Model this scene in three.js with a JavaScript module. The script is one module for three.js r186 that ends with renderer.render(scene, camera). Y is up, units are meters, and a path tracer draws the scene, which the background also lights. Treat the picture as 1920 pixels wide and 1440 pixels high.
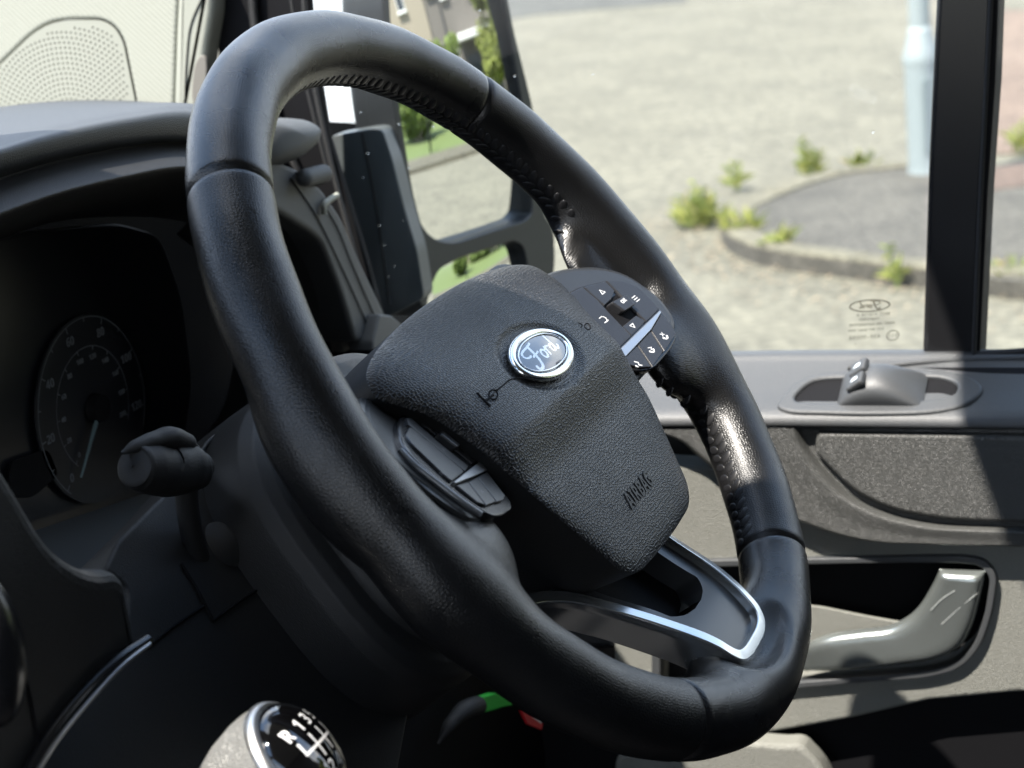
import * as THREE from 'three';
import { FontLoader } from 'three/addons/loaders/FontLoader.js';
import { TextGeometry } from 'three/addons/geometries/TextGeometry.js';
import { RoundedBoxGeometry } from 'three/addons/geometries/RoundedBoxGeometry.js';
import { mergeGeometries } from 'three/addons/utils/BufferGeometryUtils.js';

// ---------------------------------------------------------------- camera, sky, sun, exposure
// metres, y up, x to the vehicle's right, -z ahead; the steering wheel's centre stands at (0, 1.5, 0)
const scene = new THREE.Scene();
const camera = new THREE.PerspectiveCamera(23.659, 4 / 3, 0.02, 2000);
{
  const fw = new THREE.Vector3(0.892637, -0.266624, -0.363471).normalize();
  const yaw = THREE.MathUtils.degToRad(22.15556), roll = THREE.MathUtils.degToRad(-6.03007);
  const rt = new THREE.Vector3(Math.sin(yaw), 0, Math.cos(yaw)), up = new THREE.Vector3().crossVectors(rt, fw);
  const rr = rt.clone().multiplyScalar(Math.cos(roll)).addScaledVector(up, Math.sin(roll));
  const uu = new THREE.Vector3().crossVectors(rr, fw);
  camera.matrix.makeBasis(rr, uu, fw.clone().negate());
  camera.quaternion.setFromRotationMatrix(camera.matrix);
  camera.position.set(-0.784872, 1.724656, 0.309683);
}
camera.focus = 0.89; camera.userData.fStop = 13;
scene.add(camera);
const SUN = new THREE.Vector3(-0.42, 0.90, -0.27).normalize();
{ // computed sky: pale blue with thin bright cloud, hazy white towards the horizon
  const W = 1024, H = 512, d = new Float32Array(W * H * 4);
  const h3 = (x, y) => { let h = (x * 374761393 + y * 668265263) | 0; h = Math.imul(h ^ (h >>> 13), 1274126177); return ((h ^ (h >>> 16)) >>> 0) / 4294967296; };
  const vn = (x, y) => { const a = Math.floor(x), b = Math.floor(y), u = x - a, w = y - b, p = u * u * (3 - 2 * u), q = w * w * (3 - 2 * w); return (h3(a, b) * (1 - p) + h3(a + 1, b) * p) * (1 - q) + (h3(a, b + 1) * (1 - p) + h3(a + 1, b + 1) * p) * q; };
  for (let y = 0; y < H; y++) for (let x = 0; x < W; x++) {
    const el = ((y + 0.5) / H - 0.5) * Math.PI, az = ((x + 0.5) / W - 0.5) * 2 * Math.PI, sy = Math.sin(el), k = (y * W + x) * 4;
    const t = Math.pow(1 - Math.max(sy, 0), 2.2), px = Math.cos(az) * Math.cos(el) / (Math.max(sy, 0) + 0.18) * 1.6, pz = Math.sin(az) * Math.cos(el) / (Math.max(sy, 0) + 0.18) * 1.6;
    let n = 0, a = 0.5, f = 1; for (let o = 0; o < 5; o++) { n += a * vn(px * f + 17.3 * o + 40, pz * f + 9.1 * o + 40); f *= 2.03; a *= 0.5; }
    const c = Math.min(1, Math.max(0, (n - 0.49) / 0.24)), cl = c * c * (3 - 2 * c) * 0.85;
    const base = [0.22 + 0.47 * t, 0.37 + 0.38 * t, 0.64 + 0.18 * t], cloud = [1.0, 1.0, 0.98], gr = [0.2, 0.2, 0.18];
    for (let i = 0; i < 3; i++) d[k + i] = el < 0 ? gr[i] : 1.1 * (base[i] * (1 - cl) + cloud[i] * cl);
    d[k + 3] = 1;
  }
  const sky = new THREE.DataTexture(d, W, H, THREE.RGBAFormat, THREE.FloatType); sky.mapping = THREE.EquirectangularReflectionMapping; sky.magFilter = sky.minFilter = THREE.LinearFilter; sky.needsUpdate = true;
  scene.background = sky; scene.environment = sky; scene.environmentIntensity = 1;
}
const sun = new THREE.DirectionalLight(0xfff8ee, 4.6);
sun.position.copy(SUN).multiplyScalar(40).add(new THREE.Vector3(0, 1.5, 0)); sun.target.position.set(0, 1.5, 0);
sun.castShadow = true; sun.shadow.mapSize.set(2048, 2048);
Object.assign(sun.shadow.camera, { left: -30, right: 30, top: 30, bottom: -30, near: 1, far: 120 });
scene.add(sun, sun.target);
const renderer = new THREE.WebGLRenderer({ antialias: true });
renderer.setSize(1024, 768); renderer.toneMapping = THREE.LinearToneMapping; renderer.toneMappingExposure = 3.05;
renderer.shadowMap.enabled = true;

// ---------------------------------------------------------------- helpers
const V = (x, y, z) => new THREE.Vector3(x, y, z), V2 = (x, y) => new THREE.Vector2(x, y);
const lerp = (a, b, t) => a + (b - a) * t, clamp = (x, a = 0, b = 1) => Math.min(b, Math.max(a, x));
const sstep = (a, b, x) => { const t = clamp((x - a) / (b - a)); return t * t * (3 - 2 * t); };
let seed = 7;
const rnd = () => { seed = (seed * 1664525 + 1013904223) >>> 0; return seed / 4294967296; };
const rr = (a, b) => a + (b - a) * rnd();
const used = {};
const numbered = (n) => { const k = used[n] = (used[n] ?? -1) + 1; return k ? `${n}_${String(k).padStart(3, '0')}` : n; };
function tag(o, label, category, group) { o.userData.label = label; o.userData.category = category; if (group) o.userData.group = group; return o; }
function thing(name, label, category, pos = [0, 0, 0], group) { const o = new THREE.Group(); o.name = numbered(name); o.position.set(...pos); scene.add(o); return tag(o, label, category, group); }
function part(name, geo, mat, parent, label) {
  const m = new THREE.Mesh(Array.isArray(geo) ? mergeGeometries(geo.map((g) => { const h = g.index ? g.toNonIndexed() : g.clone(); for (const k of Object.keys(h.attributes)) if (!['position', 'normal', 'uv'].includes(k)) h.deleteAttribute(k); return h; })) : geo, mat);
  m.name = parent === scene ? numbered(name) : name; m.castShadow = m.receiveShadow = true;
  if (label) m.userData.label = label;
  parent.add(m); return m;
}
function struct(name, geo, mat) { const m = part(name, geo, mat, scene); m.userData.kind = 'structure'; return m; }
// grid surface from f(i/nu, j/nv) with smooth normals from differences; uv from uvf or (u, v)
function grid(nu, nv, f, { closeU = false, closeV = false, uvf, flip = false } = {}) {
  const P = []; for (let i = 0; i <= nu; i++) for (let j = 0; j <= nv; j++) P.push(f(i / nu, j / nv));
  const at = (i, j) => { if (closeU) i = (i + nu) % nu; else i = clamp(i, 0, nu); if (closeV) j = (j + nv) % nv; else j = clamp(j, 0, nv); return P[i * (nv + 1) + j]; };
  const pos = [], nor = [], uv = [], idx = [];
  for (let i = 0; i <= nu; i++) for (let j = 0; j <= nv; j++) {
    const p = P[i * (nv + 1) + j]; pos.push(p.x, p.y, p.z);
    const a = at(i + 1, j).clone().sub(at(i - 1, j)), b = at(i, j + 1).clone().sub(at(i, j - 1));
    const n = a.cross(b); if (n.lengthSq() < 1e-24) { const ii = i < nu / 2 ? i + 1 : i - 1, jj = j < nv / 2 ? j + 1 : j - 1; n.copy(at(ii + 1, jj).clone().sub(at(ii - 1, jj)).cross(at(ii, jj + 1).clone().sub(at(ii, jj - 1)))); }
    n.normalize(); if (flip) n.negate(); nor.push(n.x, n.y, n.z);
    const q = uvf ? uvf(i / nu, j / nv, p) : [i / nu, j / nv]; uv.push(q[0], q[1]);
  }
  for (let i = 0; i < nu; i++) for (let j = 0; j < nv; j++) { const a = i * (nv + 1) + j, b = a + nv + 1; if (flip) idx.push(a, a + 1, b, b, a + 1, b + 1); else idx.push(a, b, a + 1, b, b + 1, a + 1); }
  const g = new THREE.BufferGeometry(); g.setIndex(idx);
  g.setAttribute('position', new THREE.Float32BufferAttribute(pos, 3)); g.setAttribute('normal', new THREE.Float32BufferAttribute(nor, 3)); g.setAttribute('uv', new THREE.Float32BufferAttribute(uv, 2));
  return g;
}
// 2-D outlines
function smooth(pts, n = 6, closed = true) { const c = new THREE.CatmullRomCurve3(pts.map((p) => V(p[0], p[1], 0)), closed, 'centripetal'); return c.getPoints(pts.length * n).slice(0, closed ? -1 : undefined).map((p) => [p.x, p.y]); }
function rounded(pts, r, n = 5) {   // polygon with rounded corners; r a number or one per corner
  const out = []; const N = pts.length;
  pts.forEach((p, i) => {
    const a = pts[(i + N - 1) % N], b = pts[(i + 1) % N], R = Array.isArray(r) ? r[i] : r;
    const da = Math.hypot(a[0] - p[0], a[1] - p[1]), db = Math.hypot(b[0] - p[0], b[1] - p[1]);
    const k = Math.min(R, da * 0.48, db * 0.48);
    if (k < 1e-6) { out.push(p); return; }
    const A = [p[0] + (a[0] - p[0]) / da * k, p[1] + (a[1] - p[1]) / da * k], B = [p[0] + (b[0] - p[0]) / db * k, p[1] + (b[1] - p[1]) / db * k];
    for (let s = 0; s <= n; s++) { const t = s / n; out.push([(1 - t) ** 2 * A[0] + 2 * t * (1 - t) * p[0] + t * t * B[0], (1 - t) ** 2 * A[1] + 2 * t * (1 - t) * p[1] + t * t * B[1]]); }
  });
  return out;
}
const area = (p) => p.reduce((s, a, i) => { const b = p[(i + 1) % p.length]; return s + a[0] * b[1] - b[0] * a[1]; }, 0) / 2;
function shape(pts, holes = []) {
  const q = area(pts) < 0 ? [...pts].reverse() : pts; const s = new THREE.Shape(q.map((p) => V2(p[0], p[1])));
  for (const h of holes) s.holes.push(new THREE.Path((area(h) > 0 ? [...h].reverse() : h).map((p) => V2(p[0], p[1]))));
  return s;
}
// a slab: front face at 0, going back by depth; the bevel stays inside the outline
function slab(pts, depth, bevel = 0, { holes = [], seg = 4 } = {}) {
  const g = new THREE.ExtrudeGeometry(shape(pts, holes), { depth: Math.max(depth - 2 * bevel, 1e-4), bevelEnabled: bevel > 0, bevelThickness: bevel, bevelSize: bevel, bevelOffset: -bevel, bevelSegments: seg, curveSegments: 8 });
  g.translate(0, 0, -Math.max(depth - 2 * bevel, 1e-4) - bevel); return g;
}
const mX = (x) => new THREE.Matrix4().makeBasis(V(0, 0, 1), V(0, 1, 0), V(-1, 0, 0)).setPosition(x, 0, 0);   // outline [z, y] on a plane x = const that faces -x
const mZ = (z) => new THREE.Matrix4().setPosition(0, 0, z);                                                  // outline [x, y] on a plane z = const that faces +z
const onX = (g, x) => g.applyMatrix4(mX(x)), onZ = (g, z) => g.applyMatrix4(mZ(z));
function frame(origin, xa, ya) { const x = xa.clone().normalize(), z = x.clone().cross(ya).normalize(), y = z.clone().cross(x); return new THREE.Matrix4().makeBasis(x, y, z).setPosition(origin); }
const tube = (pts, r, n = 40, k = 10, closed = false) => new THREE.TubeGeometry(new THREE.CatmullRomCurve3(pts.map((p) => V(...p)), closed, 'centripetal'), n, r, k, closed);
function capsule(a, b, r, k = 8) { const A = V(...a), B = V(...b), d = B.clone().sub(A), g = new THREE.CapsuleGeometry(r, d.length(), 4, k); g.applyQuaternion(new THREE.Quaternion().setFromUnitVectors(V(0, 1, 0), d.clone().normalize())); g.translate(...A.add(B).multiplyScalar(0.5).toArray()); return g; }
// tapered oval tube along points with [p, ra, rb]
function loftTube(secs, k = 20, n = 40, upv = V(0, 1, 0)) {
  const c = new THREE.CatmullRomCurve3(secs.map((s) => V(...s[0])), false, 'centripetal');
  return grid(n, k, (u, v) => {
    const q = u * (secs.length - 1), i = Math.min(Math.floor(q), secs.length - 2), t = q - i, e = t * t * (3 - 2 * t);
    const p = c.getPoint(u), T = c.getTangent(u), S = T.clone().cross(upv).normalize(), W = S.clone().cross(T);
    const ra = lerp(secs[i][1], secs[i + 1][1], e), rb = lerp(secs[i][2], secs[i + 1][2], e), a = v * 2 * Math.PI;
    return p.addScaledVector(S, Math.cos(a) * ra).addScaledVector(W, Math.sin(a) * rb);
  }, { closeV: true, flip: true, uvf: (u, v) => [u * 0.1, v * 0.06] });
}
function remap(g, f) { const p = g.attributes.position, v = V(); for (let i = 0; i < p.count; i++) { v.fromBufferAttribute(p, i); const q = f(v); p.setXYZ(i, q.x, q.y, q.z); } g.computeVertexNormals(); return g; }
const flat = (g) => g.index ? g.toNonIndexed() : g;

// ---------------------------------------------------------------- textures (colour, grain, fine relief, print)
function hash(x, y, s) { let h = (x * 374761393 + y * 668265263 + s * 2147483647) | 0; h = Math.imul(h ^ (h >>> 13), 1274126177); return ((h ^ (h >>> 16)) >>> 0) / 4294967296; }
function vnoise(x, y, per, s) { const xi = Math.floor(x), yi = Math.floor(y), fx = x - xi, fy = y - yi, u = fx * fx * (3 - 2 * fx), w = fy * fy * (3 - 2 * fy), m = (a) => ((a % per) + per) % per; return lerp(lerp(hash(m(xi), m(yi), s), hash(m(xi + 1), m(yi), s), u), lerp(hash(m(xi), m(yi + 1), s), hash(m(xi + 1), m(yi + 1), s), u), w); }
function fbm(x, y, per, s, o = 4) { let a = 0.5, t = 0; for (let i = 0; i < o; i++) { t += a * vnoise(x, y, per, s + i); x *= 2; y *= 2; per *= 2; a *= 0.5; } return t; }
function dataTex(n, f, srgb = false, ch = 1) {
  const d = new Uint8Array(n * n * 4);
  for (let y = 0; y < n; y++) for (let x = 0; x < n; x++) { const v = f(x / n, y / n), k = (y * n + x) * 4; for (let c = 0; c < 3; c++) d[k + c] = clamp(Array.isArray(v) ? v[c] : v) * 255; d[k + 3] = 255; }
  const t = new THREE.DataTexture(d, n, n); t.wrapS = t.wrapT = THREE.RepeatWrapping; t.magFilter = THREE.LinearFilter; t.minFilter = THREE.LinearMipmapLinearFilter; t.generateMipmaps = true; if (srgb) t.colorSpace = THREE.SRGBColorSpace; t.needsUpdate = true; return t;
}
const worley = (cells, s, stretch = 1) => (x, y) => {   // distance to the border between cells, warped
  const wx = x + 0.25 / cells * (fbm(x * cells, y * cells, cells, s + 5, 2) - 0.4), wy = y + 0.25 / cells * (fbm(x * cells, y * cells, cells, s + 9, 2) - 0.4);
  const X = wx * cells, Y = wy * cells, xi = Math.floor(X), yi = Math.floor(Y); let d1 = 9, d2 = 9;
  for (let j = -1; j <= 1; j++) for (let i = -1; i <= 1; i++) { const a = xi + i, b = yi + j, m = (q) => ((q % cells) + cells) % cells; const dx = a + 0.1 + 0.8 * hash(m(a), m(b), s) - X, dy = (b + 0.1 + 0.8 * hash(m(a), m(b), s + 1) - Y) * stretch, d = Math.hypot(dx, dy); if (d < d1) { d2 = d1; d1 = d; } else if (d < d2) d2 = d; }
  return [d1, d2];
};
const wA = worley(26, 11), wB = worley(26, 31);
const leatherTex = dataTex(512, (x, y) => { const [a, b] = wA(x, y); return 0.25 + 0.75 * sstep(0.0, 0.42, b - a) - 0.15 * fbm(x * 16, y * 16, 16, 3); });
const pebbleTex = dataTex(512, (x, y) => { const [a, b] = wB(x, y); return 0.2 + 0.6 * sstep(0.02, 0.6, b - a) + 0.25 * (fbm(x * 40, y * 40, 40, 8, 3) - 0.4); });
const fineTex = dataTex(512, (x, y) => fbm(x * 64, y * 64, 64, 21, 3));
const weaveTex = dataTex(256, (x, y) => { const k = 32, u = (x * k + y * k), v = (x * k - y * k); return 0.5 + 0.3 * Math.sin(u * Math.PI) * (0.6 + 0.4 * Math.sin(v * Math.PI * 2)) + 0.2 * (fbm(x * 32, y * 32, 32, 4, 2) - 0.4); });
const brushed = dataTex(256, (x, y) => 0.5 + 0.5 * (fbm(x * 6, y * 90, 90, 61, 2) - 0.4));
const rep = (t, size) => { const c = t.clone(); c.repeat.set(1 / size, 1 / size); c.needsUpdate = true; return c; };
const std = (o) => new THREE.MeshPhysicalMaterial(o);
const L = (r, g, b) => new THREE.Color().setRGB(r, g, b);
const smudge = dataTex(512, (x, y) => { const v = 0.78 + 0.5 * (fbm(x * 5, y * 5, 5, 71, 5) - 0.45); return v; });   // uneven gloss from handling
const M = {
  rimTop: std({ color: L(0.006, 0.006, 0.0064), roughness: 0.34, roughnessMap: rep(smudge, 0.12), bumpMap: rep(leatherTex, 0.03), bumpScale: 0.00008 }),
  rimGrip: std({ color: L(0.006, 0.006, 0.0063), roughness: 0.42, roughnessMap: rep(smudge, 0.12), bumpMap: rep(leatherTex, 0.034), bumpScale: 0.00009 }),
  stitch: std({ color: L(0.008, 0.008, 0.009), roughness: 0.42 }),
  pad: std({ color: L(0.015, 0.0152, 0.0158), roughness: 0.5, roughnessMap: rep(smudge, 0.2), bumpMap: rep(leatherTex, 0.043), bumpScale: 0.00045 }),
  plastic: std({ color: L(0.01, 0.0101, 0.0103), roughness: 0.52, bumpMap: rep(fineTex, 0.03), bumpScale: 0.00012 }),
  plasticSoft: std({ color: L(0.01, 0.0102, 0.0105), roughness: 0.6, bumpMap: rep(fineTex, 0.025), bumpScale: 0.0002 }),
  gloss: std({ color: L(0.012, 0.012, 0.013), roughness: 0.22 }),
  capBlack: std({ color: L(0.008, 0.008, 0.009), roughness: 0.05, clearcoat: 1, clearcoatRoughness: 0.03 }),
  black: std({ color: L(0.006, 0.006, 0.007), roughness: 0.7, specularIntensity: 0.25 }),
  rubber: std({ color: L(0.012, 0.012, 0.013), roughness: 0.65 }),
  chrome: std({ color: L(0.78, 0.79, 0.8), metalness: 1, roughness: 0.12 }),
  satin: std({ color: L(0.62, 0.63, 0.63), metalness: 1, roughness: 0.32, bumpMap: rep(fineTex, 0.01), bumpScale: 0.00002 }),
  silverPaint: std({ color: L(0.45, 0.46, 0.47), metalness: 0.9, roughness: 0.34 }),
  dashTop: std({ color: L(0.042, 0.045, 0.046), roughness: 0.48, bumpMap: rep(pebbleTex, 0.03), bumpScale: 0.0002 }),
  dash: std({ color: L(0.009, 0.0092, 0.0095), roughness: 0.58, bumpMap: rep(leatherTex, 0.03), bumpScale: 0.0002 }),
  ventGrey: std({ color: L(0.085, 0.09, 0.092), roughness: 0.6, bumpMap: rep(fineTex, 0.02), bumpScale: 0.00015 }),
  trim: std({ color: L(0.32, 0.327, 0.275), roughness: 0.85, bumpMap: rep(weaveTex, 0.075), bumpScale: 0.0005 }),
  trimPlain: std({ color: L(0.3, 0.307, 0.258), roughness: 0.6, bumpMap: rep(fineTex, 0.03), bumpScale: 0.0001 }),
  doorDark: std({ color: L(0.062, 0.063, 0.06), roughness: 0.42, bumpMap: rep(pebbleTex, 0.03), bumpScale: 0.00045 }),
  doorSmooth: std({ color: L(0.05, 0.053, 0.056), roughness: 0.46, bumpMap: rep(fineTex, 0.03), bumpScale: 0.00012 }),
  doorPanel: std({ color: L(0.185, 0.186, 0.165), roughness: 0.6, bumpMap: rep(pebbleTex, 0.036), bumpScale: 0.0005 }),
  glass: std({ color: L(0.96, 0.985, 0.97), transmission: 1, thickness: 0, roughness: 0.0, ior: 1.5 }),
  mirror: std({ color: L(0.86, 0.88, 0.87), metalness: 1, roughness: 0.0 }),
  housing: std({ color: L(0.018, 0.02, 0.022), roughness: 0.38, bumpMap: rep(fineTex, 0.03), bumpScale: 0.0001 }),
  drop: std({ color: L(1, 1, 1), transmission: 1, thickness: 0.002, roughness: 0, ior: 1.33 }),
  liner: std({ color: L(0.25, 0.25, 0.24), roughness: 0.9 }),
};
const font = await new FontLoader().loadAsync('fonts/droid/droid_sans_bold.typeface.json');
function text(str, size, depth = 0.0004) { const g = new TextGeometry(str, { font, size, depth, curveSegments: 5, bevelEnabled: false }); g.computeBoundingBox(); const b = g.boundingBox; g.translate(-(b.min.x + b.max.x) / 2, -(b.min.y + b.max.y) / 2, 0); return g; }
// the maker's script as brush strokes on a 2-D canvas; box of about 10 x 4 units centred on 0, y up
function script(c, k, thin = 1) {
  const st = (w, pts) => { c.lineWidth = w * k * thin; c.beginPath(); c.moveTo(pts[0] * k, -pts[1] * k); for (let i = 2; i < pts.length; i += 6) c.bezierCurveTo(pts[i] * k, -pts[i + 1] * k, pts[i + 2] * k, -pts[i + 3] * k, pts[i + 4] * k, -pts[i + 5] * k); c.stroke(); };
  c.lineCap = 'round'; c.lineJoin = 'round';
  st(0.32, [-2.6, 0.55, -3.3, 0.3, -3.9, 0.75, -3.6, 1.25, -3.2, 1.85, -1.6, 1.55, -0.3, 1.95]);          // F: top sweep
  st(0.46, [-1.35, 1.55, -1.75, 0.7, -1.9, -0.6, -2.6, -1.3, -3.1, -1.75, -3.9, -1.5, -3.6, -0.95]);     // F: stem and tail
  st(0.28, [-2.45, 0.2, -1.9, 0.4, -1.4, 0.25, -0.85, 0.45]);                                             // F: bar
  st(0.36, [0.0, 0.35, -0.75, 0.35, -1.05, -0.75, -0.45, -0.85, 0.25, -0.9, 0.55, 0.25, 0.0, 0.35]);     // o
  st(0.3, [0.1, 0.2, 0.5, 0.0, 0.75, 0.1, 0.95, 0.4]);
  st(0.36, [0.95, 0.4, 0.85, 0.0, 0.75, -0.5, 0.65, -0.8]);                                               // r
  st(0.3, [0.8, -0.1, 1.1, 0.35, 1.4, 0.5, 1.7, 0.25]);
  st(0.36, [2.6, 0.2, 2.0, 0.55, 1.5, -0.7, 2.05, -0.8, 2.5, -0.85, 2.75, -0.2, 2.8, 0.1]);              // d: bowl
  st(0.38, [3.35, 1.75, 3.05, 0.9, 2.65, -0.3, 2.85, -0.7, 3.05, -0.95, 3.4, -0.7, 3.6, -0.4]);          // d: stem
}
function canvasTex(w, h, draw, srgb = true) { const cv = document.createElement('canvas'); cv.width = w; cv.height = h; draw(cv.getContext('2d'), w, h); const t = new THREE.CanvasTexture(cv); if (srgb) t.colorSpace = THREE.SRGBColorSpace; t.anisotropy = 8; return t; }

// ---------------------------------------------------------------- ground outside and street
function groundPoly(pts, y, depth = 0.3) { const g = slab(pts.map(([x, z]) => [x, -z]), depth, 0); g.rotateX(-Math.PI / 2); g.translate(0, y, 0); return g; }
const concreteTex = dataTex(1024, (x, y) => { const a = fbm(x * 6, y * 6, 6, 41, 5), b = fbm(x * 70, y * 70, 70, 43, 3); const v = 0.398 + 0.11 * (a - 0.47) + 0.24 * (b - 0.45); return [v, v * 0.965, v * 0.835]; }, true);
const asphaltTex = dataTex(1024, (x, y) => { const a = fbm(x * 6, y * 6, 6, 51, 4), b = fbm(x * 150, y * 150, 150, 53, 2); const v = 0.33 + 0.15 * (a - 0.47) + 0.3 * (b - 0.4); return [v, v * 0.97, v * 0.89]; }, true);
const gmat = (t, size, tint = L(1, 1, 1), rough = 0.92) => std({ color: tint, map: rep(t, size), roughness: rough, bumpMap: rep(fineTex, size / 6), bumpScale: 0.004 });
const yardMat = gmat(concreteTex, 2.2), roadMat = gmat(asphaltTex, 3, L(0.85, 0.88, 0.9)), paveMat = gmat(asphaltTex, 2, L(0.9, 0.88, 0.86)), redMat = gmat(concreteTex, 2.4, L(1.1, 0.85, 0.86));
const kerbMat = gmat(concreteTex, 1.3, L(1.05, 1.05, 1.02)), lawnMat = std({ color: L(0.085, 0.115, 0.03), roughness: 0.95 });
{ const g = new THREE.PlaneGeometry(600, 600, 1, 1); g.rotateX(-Math.PI / 2); const uv = g.attributes.uv; for (let i = 0; i < uv.count; i++) uv.setXY(i, uv.getX(i) * 600, uv.getY(i) * 600); struct('ground', g, yardMat); }
struct('road', groundPoly([...[[20.58, -8.026], [21.11, -7.797], [21.29, -5.842]], [60, -18], [60, -60], [10, -60]], 0.006, 0.02), roadMat);
struct('red_path', groundPoly([[9.354, -0.9673], [9.364, -0.6046], [9.537, -0.232], [16.73, -0.5947], [17.69, -1.991]], 0.008, 0.02), redMat);
const tipTop = [[8.013, -0.3909], [7.976, -0.7504], [8.768, -1.275], [8.595, -1.604], [8.304, -1.765], [7.936, -1.872], [7.658, -1.921], [7.408, -1.894], [7.163, -1.817], [6.949, -1.698], [6.74, -1.518], [6.549, -1.207], [6.317, -0.8042], [6.108, -0.2463]];
struct('pavement', groundPoly(smooth(tipTop.map(([x, z]) => [x, z]), 5), 0.074, 0.1), paveMat);
{ // red strip on the pavement behind the pillar
  struct('red_strip', groundPoly([[8.424, -0.9312], [8.736, -0.4715], [8.112, -0.4225], [7.839, -0.8561]], 0.078, 0.06), gmat(concreteTex, 1.5, L(0.8, 0.6, 0.62)));
}
{ // kerb: single stones round the pavement's rounded end
  const kerb = new THREE.Group(); kerb.name = 'kerb'; kerb.userData.kind = 'structure'; scene.add(kerb);
  const line = smooth(tipTop.slice(2), 8, false); const c = new THREE.CatmullRomCurve3(line.map((p) => V(p[0], 0, p[1])));
  const len = c.getLength(); let s = 0; const cuts = [];
  while (s < len) { cuts.push(s); s += 0.42 + 0.1 * rnd(); } cuts.push(len);
  const mats = [0.86, 1.0, 0.93].map((k) => gmat(concreteTex, 1.3, L(1.12 * k, 1.1 * k, 1.05 * k)));
  for (let i = 0; i + 1 < cuts.length; i++) {
    const a0 = cuts[i] / len + 0.006 / len, a1 = cuts[i + 1] / len - 0.006 / len; const A = [], B = [];
    for (let k = 0; k <= 3; k++) { const u = lerp(a0, a1, k / 3), p = c.getPointAt(u), t = c.getTangentAt(u), n = V(t.z, 0, -t.x); A.push([p.x + n.x * 0.001, p.z + n.z * 0.001]); B.unshift([p.x + n.x * 0.125, p.z + n.z * 0.125]); }
    const g = slab([...A, ...B].map(([x, z]) => [x, -z]), 0.2, 0.012, { seg: 2 }); g.rotateX(-Math.PI / 2); g.translate(0, 0.085 + 0.006 * rnd(), 0);
    part('kerb_stone', g, mats[i % 3], kerb);
  }
}
{ // lamp post
  const o = thing('lamp_post', 'pale blue grey metal lamp post standing on the pavement island', 'lamp post', [8.5, 0, -1.11]);
  const met = std({ color: L(0.25, 0.285, 0.285), roughness: 0.55, metalness: 0.1, bumpMap: rep(fineTex, 0.2), bumpScale: 0.001 });
  part('base', new THREE.LatheGeometry([[0.0, 0], [0.12, 0], [0.12, 0.012], [0.09, 0.016], [0.088, 0.1], [0.083, 0.12], [0.083, 0.60], [0.09, 0.62], [0.09, 0.66], [0.078, 0.69], [0.058, 0.775], [0.052, 0.8], [0, 0.8]].map((p) => V2(...p)), 28), met, o);
  part('shaft', new THREE.CylinderGeometry(0.036, 0.052, 5.4, 24).translate(0, 3.49, 0), met, o);
  const door = slab(rounded([[-0.045, 0.17], [0.045, 0.17], [0.045, 0.56], [-0.045, 0.56]], 0.03), 0.012, 0.003); door.applyMatrix4(frame(V(-0.066, 0, 0.052), V(0.62, 0, 0.78), V(0, 1, 0)));
  part('door', door, std({ color: L(0.2, 0.235, 0.235), roughness: 0.55 }), o);
  part('lantern', new THREE.SphereGeometry(0.16, 20, 14).translate(0, 6.3, 0), met, o);
}
// weeds
const leafMats = [L(0.2, 0.24, 0.05), L(0.3, 0.31, 0.07), L(0.16, 0.21, 0.05), L(0.34, 0.28, 0.13)].map((c) => std({ color: c, roughness: 0.8, transmission: 0.25, thickness: 0, side: THREE.DoubleSide }));
function weed(label, [x, y, z], w, h, n, stems = 0) {
  const o = thing('weed', label, 'weed', [x, y, z]);
  const by = [[], [], [], []];
  const leaf = (p, len, wd, az, el, mi) => { const d = V(Math.cos(az) * Math.cos(el), Math.sin(el), Math.sin(az) * Math.cos(el)), s = V(-Math.sin(az), 0, Math.cos(az)), up = s.clone().cross(d); const a = p, b = p.clone().addScaledVector(d, len * 0.5).addScaledVector(s, wd).addScaledVector(up, 0.01), e = p.clone().addScaledVector(d, len * 0.5).addScaledVector(s, -wd), t = p.clone().addScaledVector(d, len); t.y -= len * 0.15;
    const g = new THREE.BufferGeometry(); g.setAttribute('position', new THREE.Float32BufferAttribute([a, b, t, a, t, e].flatMap((q) => [q.x, q.y, q.z]), 3)); g.setAttribute('uv', new THREE.Float32BufferAttribute(new Float32Array(12), 2)); g.computeVertexNormals(); by[mi].push(g); };
  for (let i = 0; i < n; i++) { const a = rnd() * 6.283, r = Math.sqrt(rnd()) * w / 2; leaf(V(Math.cos(a) * r * 0.8, rnd() * h * 0.5, Math.sin(a) * r * 0.8), rr(0.05, 0.15), rr(0.004, 0.01), rnd() * 6.283, rr(0.3, 1.4), rnd() < 0.45 ? 1 : rnd() < 0.6 ? 0 : rnd() < 0.7 ? 2 : 3); }
  const st = [];
  for (let i = 0; i < stems; i++) { const a = rnd() * 6.283, r = rnd() * w * 0.3, H = h * rr(0.8, 1.3), p = [Math.cos(a) * r, 0, Math.sin(a) * r], q = [p[0] + rr(-0.05, 0.05), H, p[2] + rr(-0.05, 0.05)]; st.push(tube([p, [(p[0] + q[0]) / 2 + 0.01, H / 2, (p[2] + q[2]) / 2], q], 0.004, 6, 5)); for (let k = 0; k < 16; k++) { const t = rr(0.15, 1); leaf(V(lerp(p[0], q[0], t), H * t, lerp(p[2], q[2], t)), rr(0.03, 0.06), 0.006, rnd() * 6.283, rr(0.2, 1), k % 3 ? 0 : 1); } }
  const all = by.flatMap((g, i) => g.length ? [[g, i]] : []);
  for (const [g, i] of all) part('foliage', g, leafMats[i], o);
  for (const g of st) part('stem', g, leafMats[2], o);
}
weed('large yellow green weed clump at the rounded kerb end', [7.655, 0, -2.078], 0.26, 0.17, 190, 5);
weed('tall thin weed with upright stems behind the pavement island', [8.797, 0, -1.761], 0.16, 0.2, 50, 4);
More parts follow.
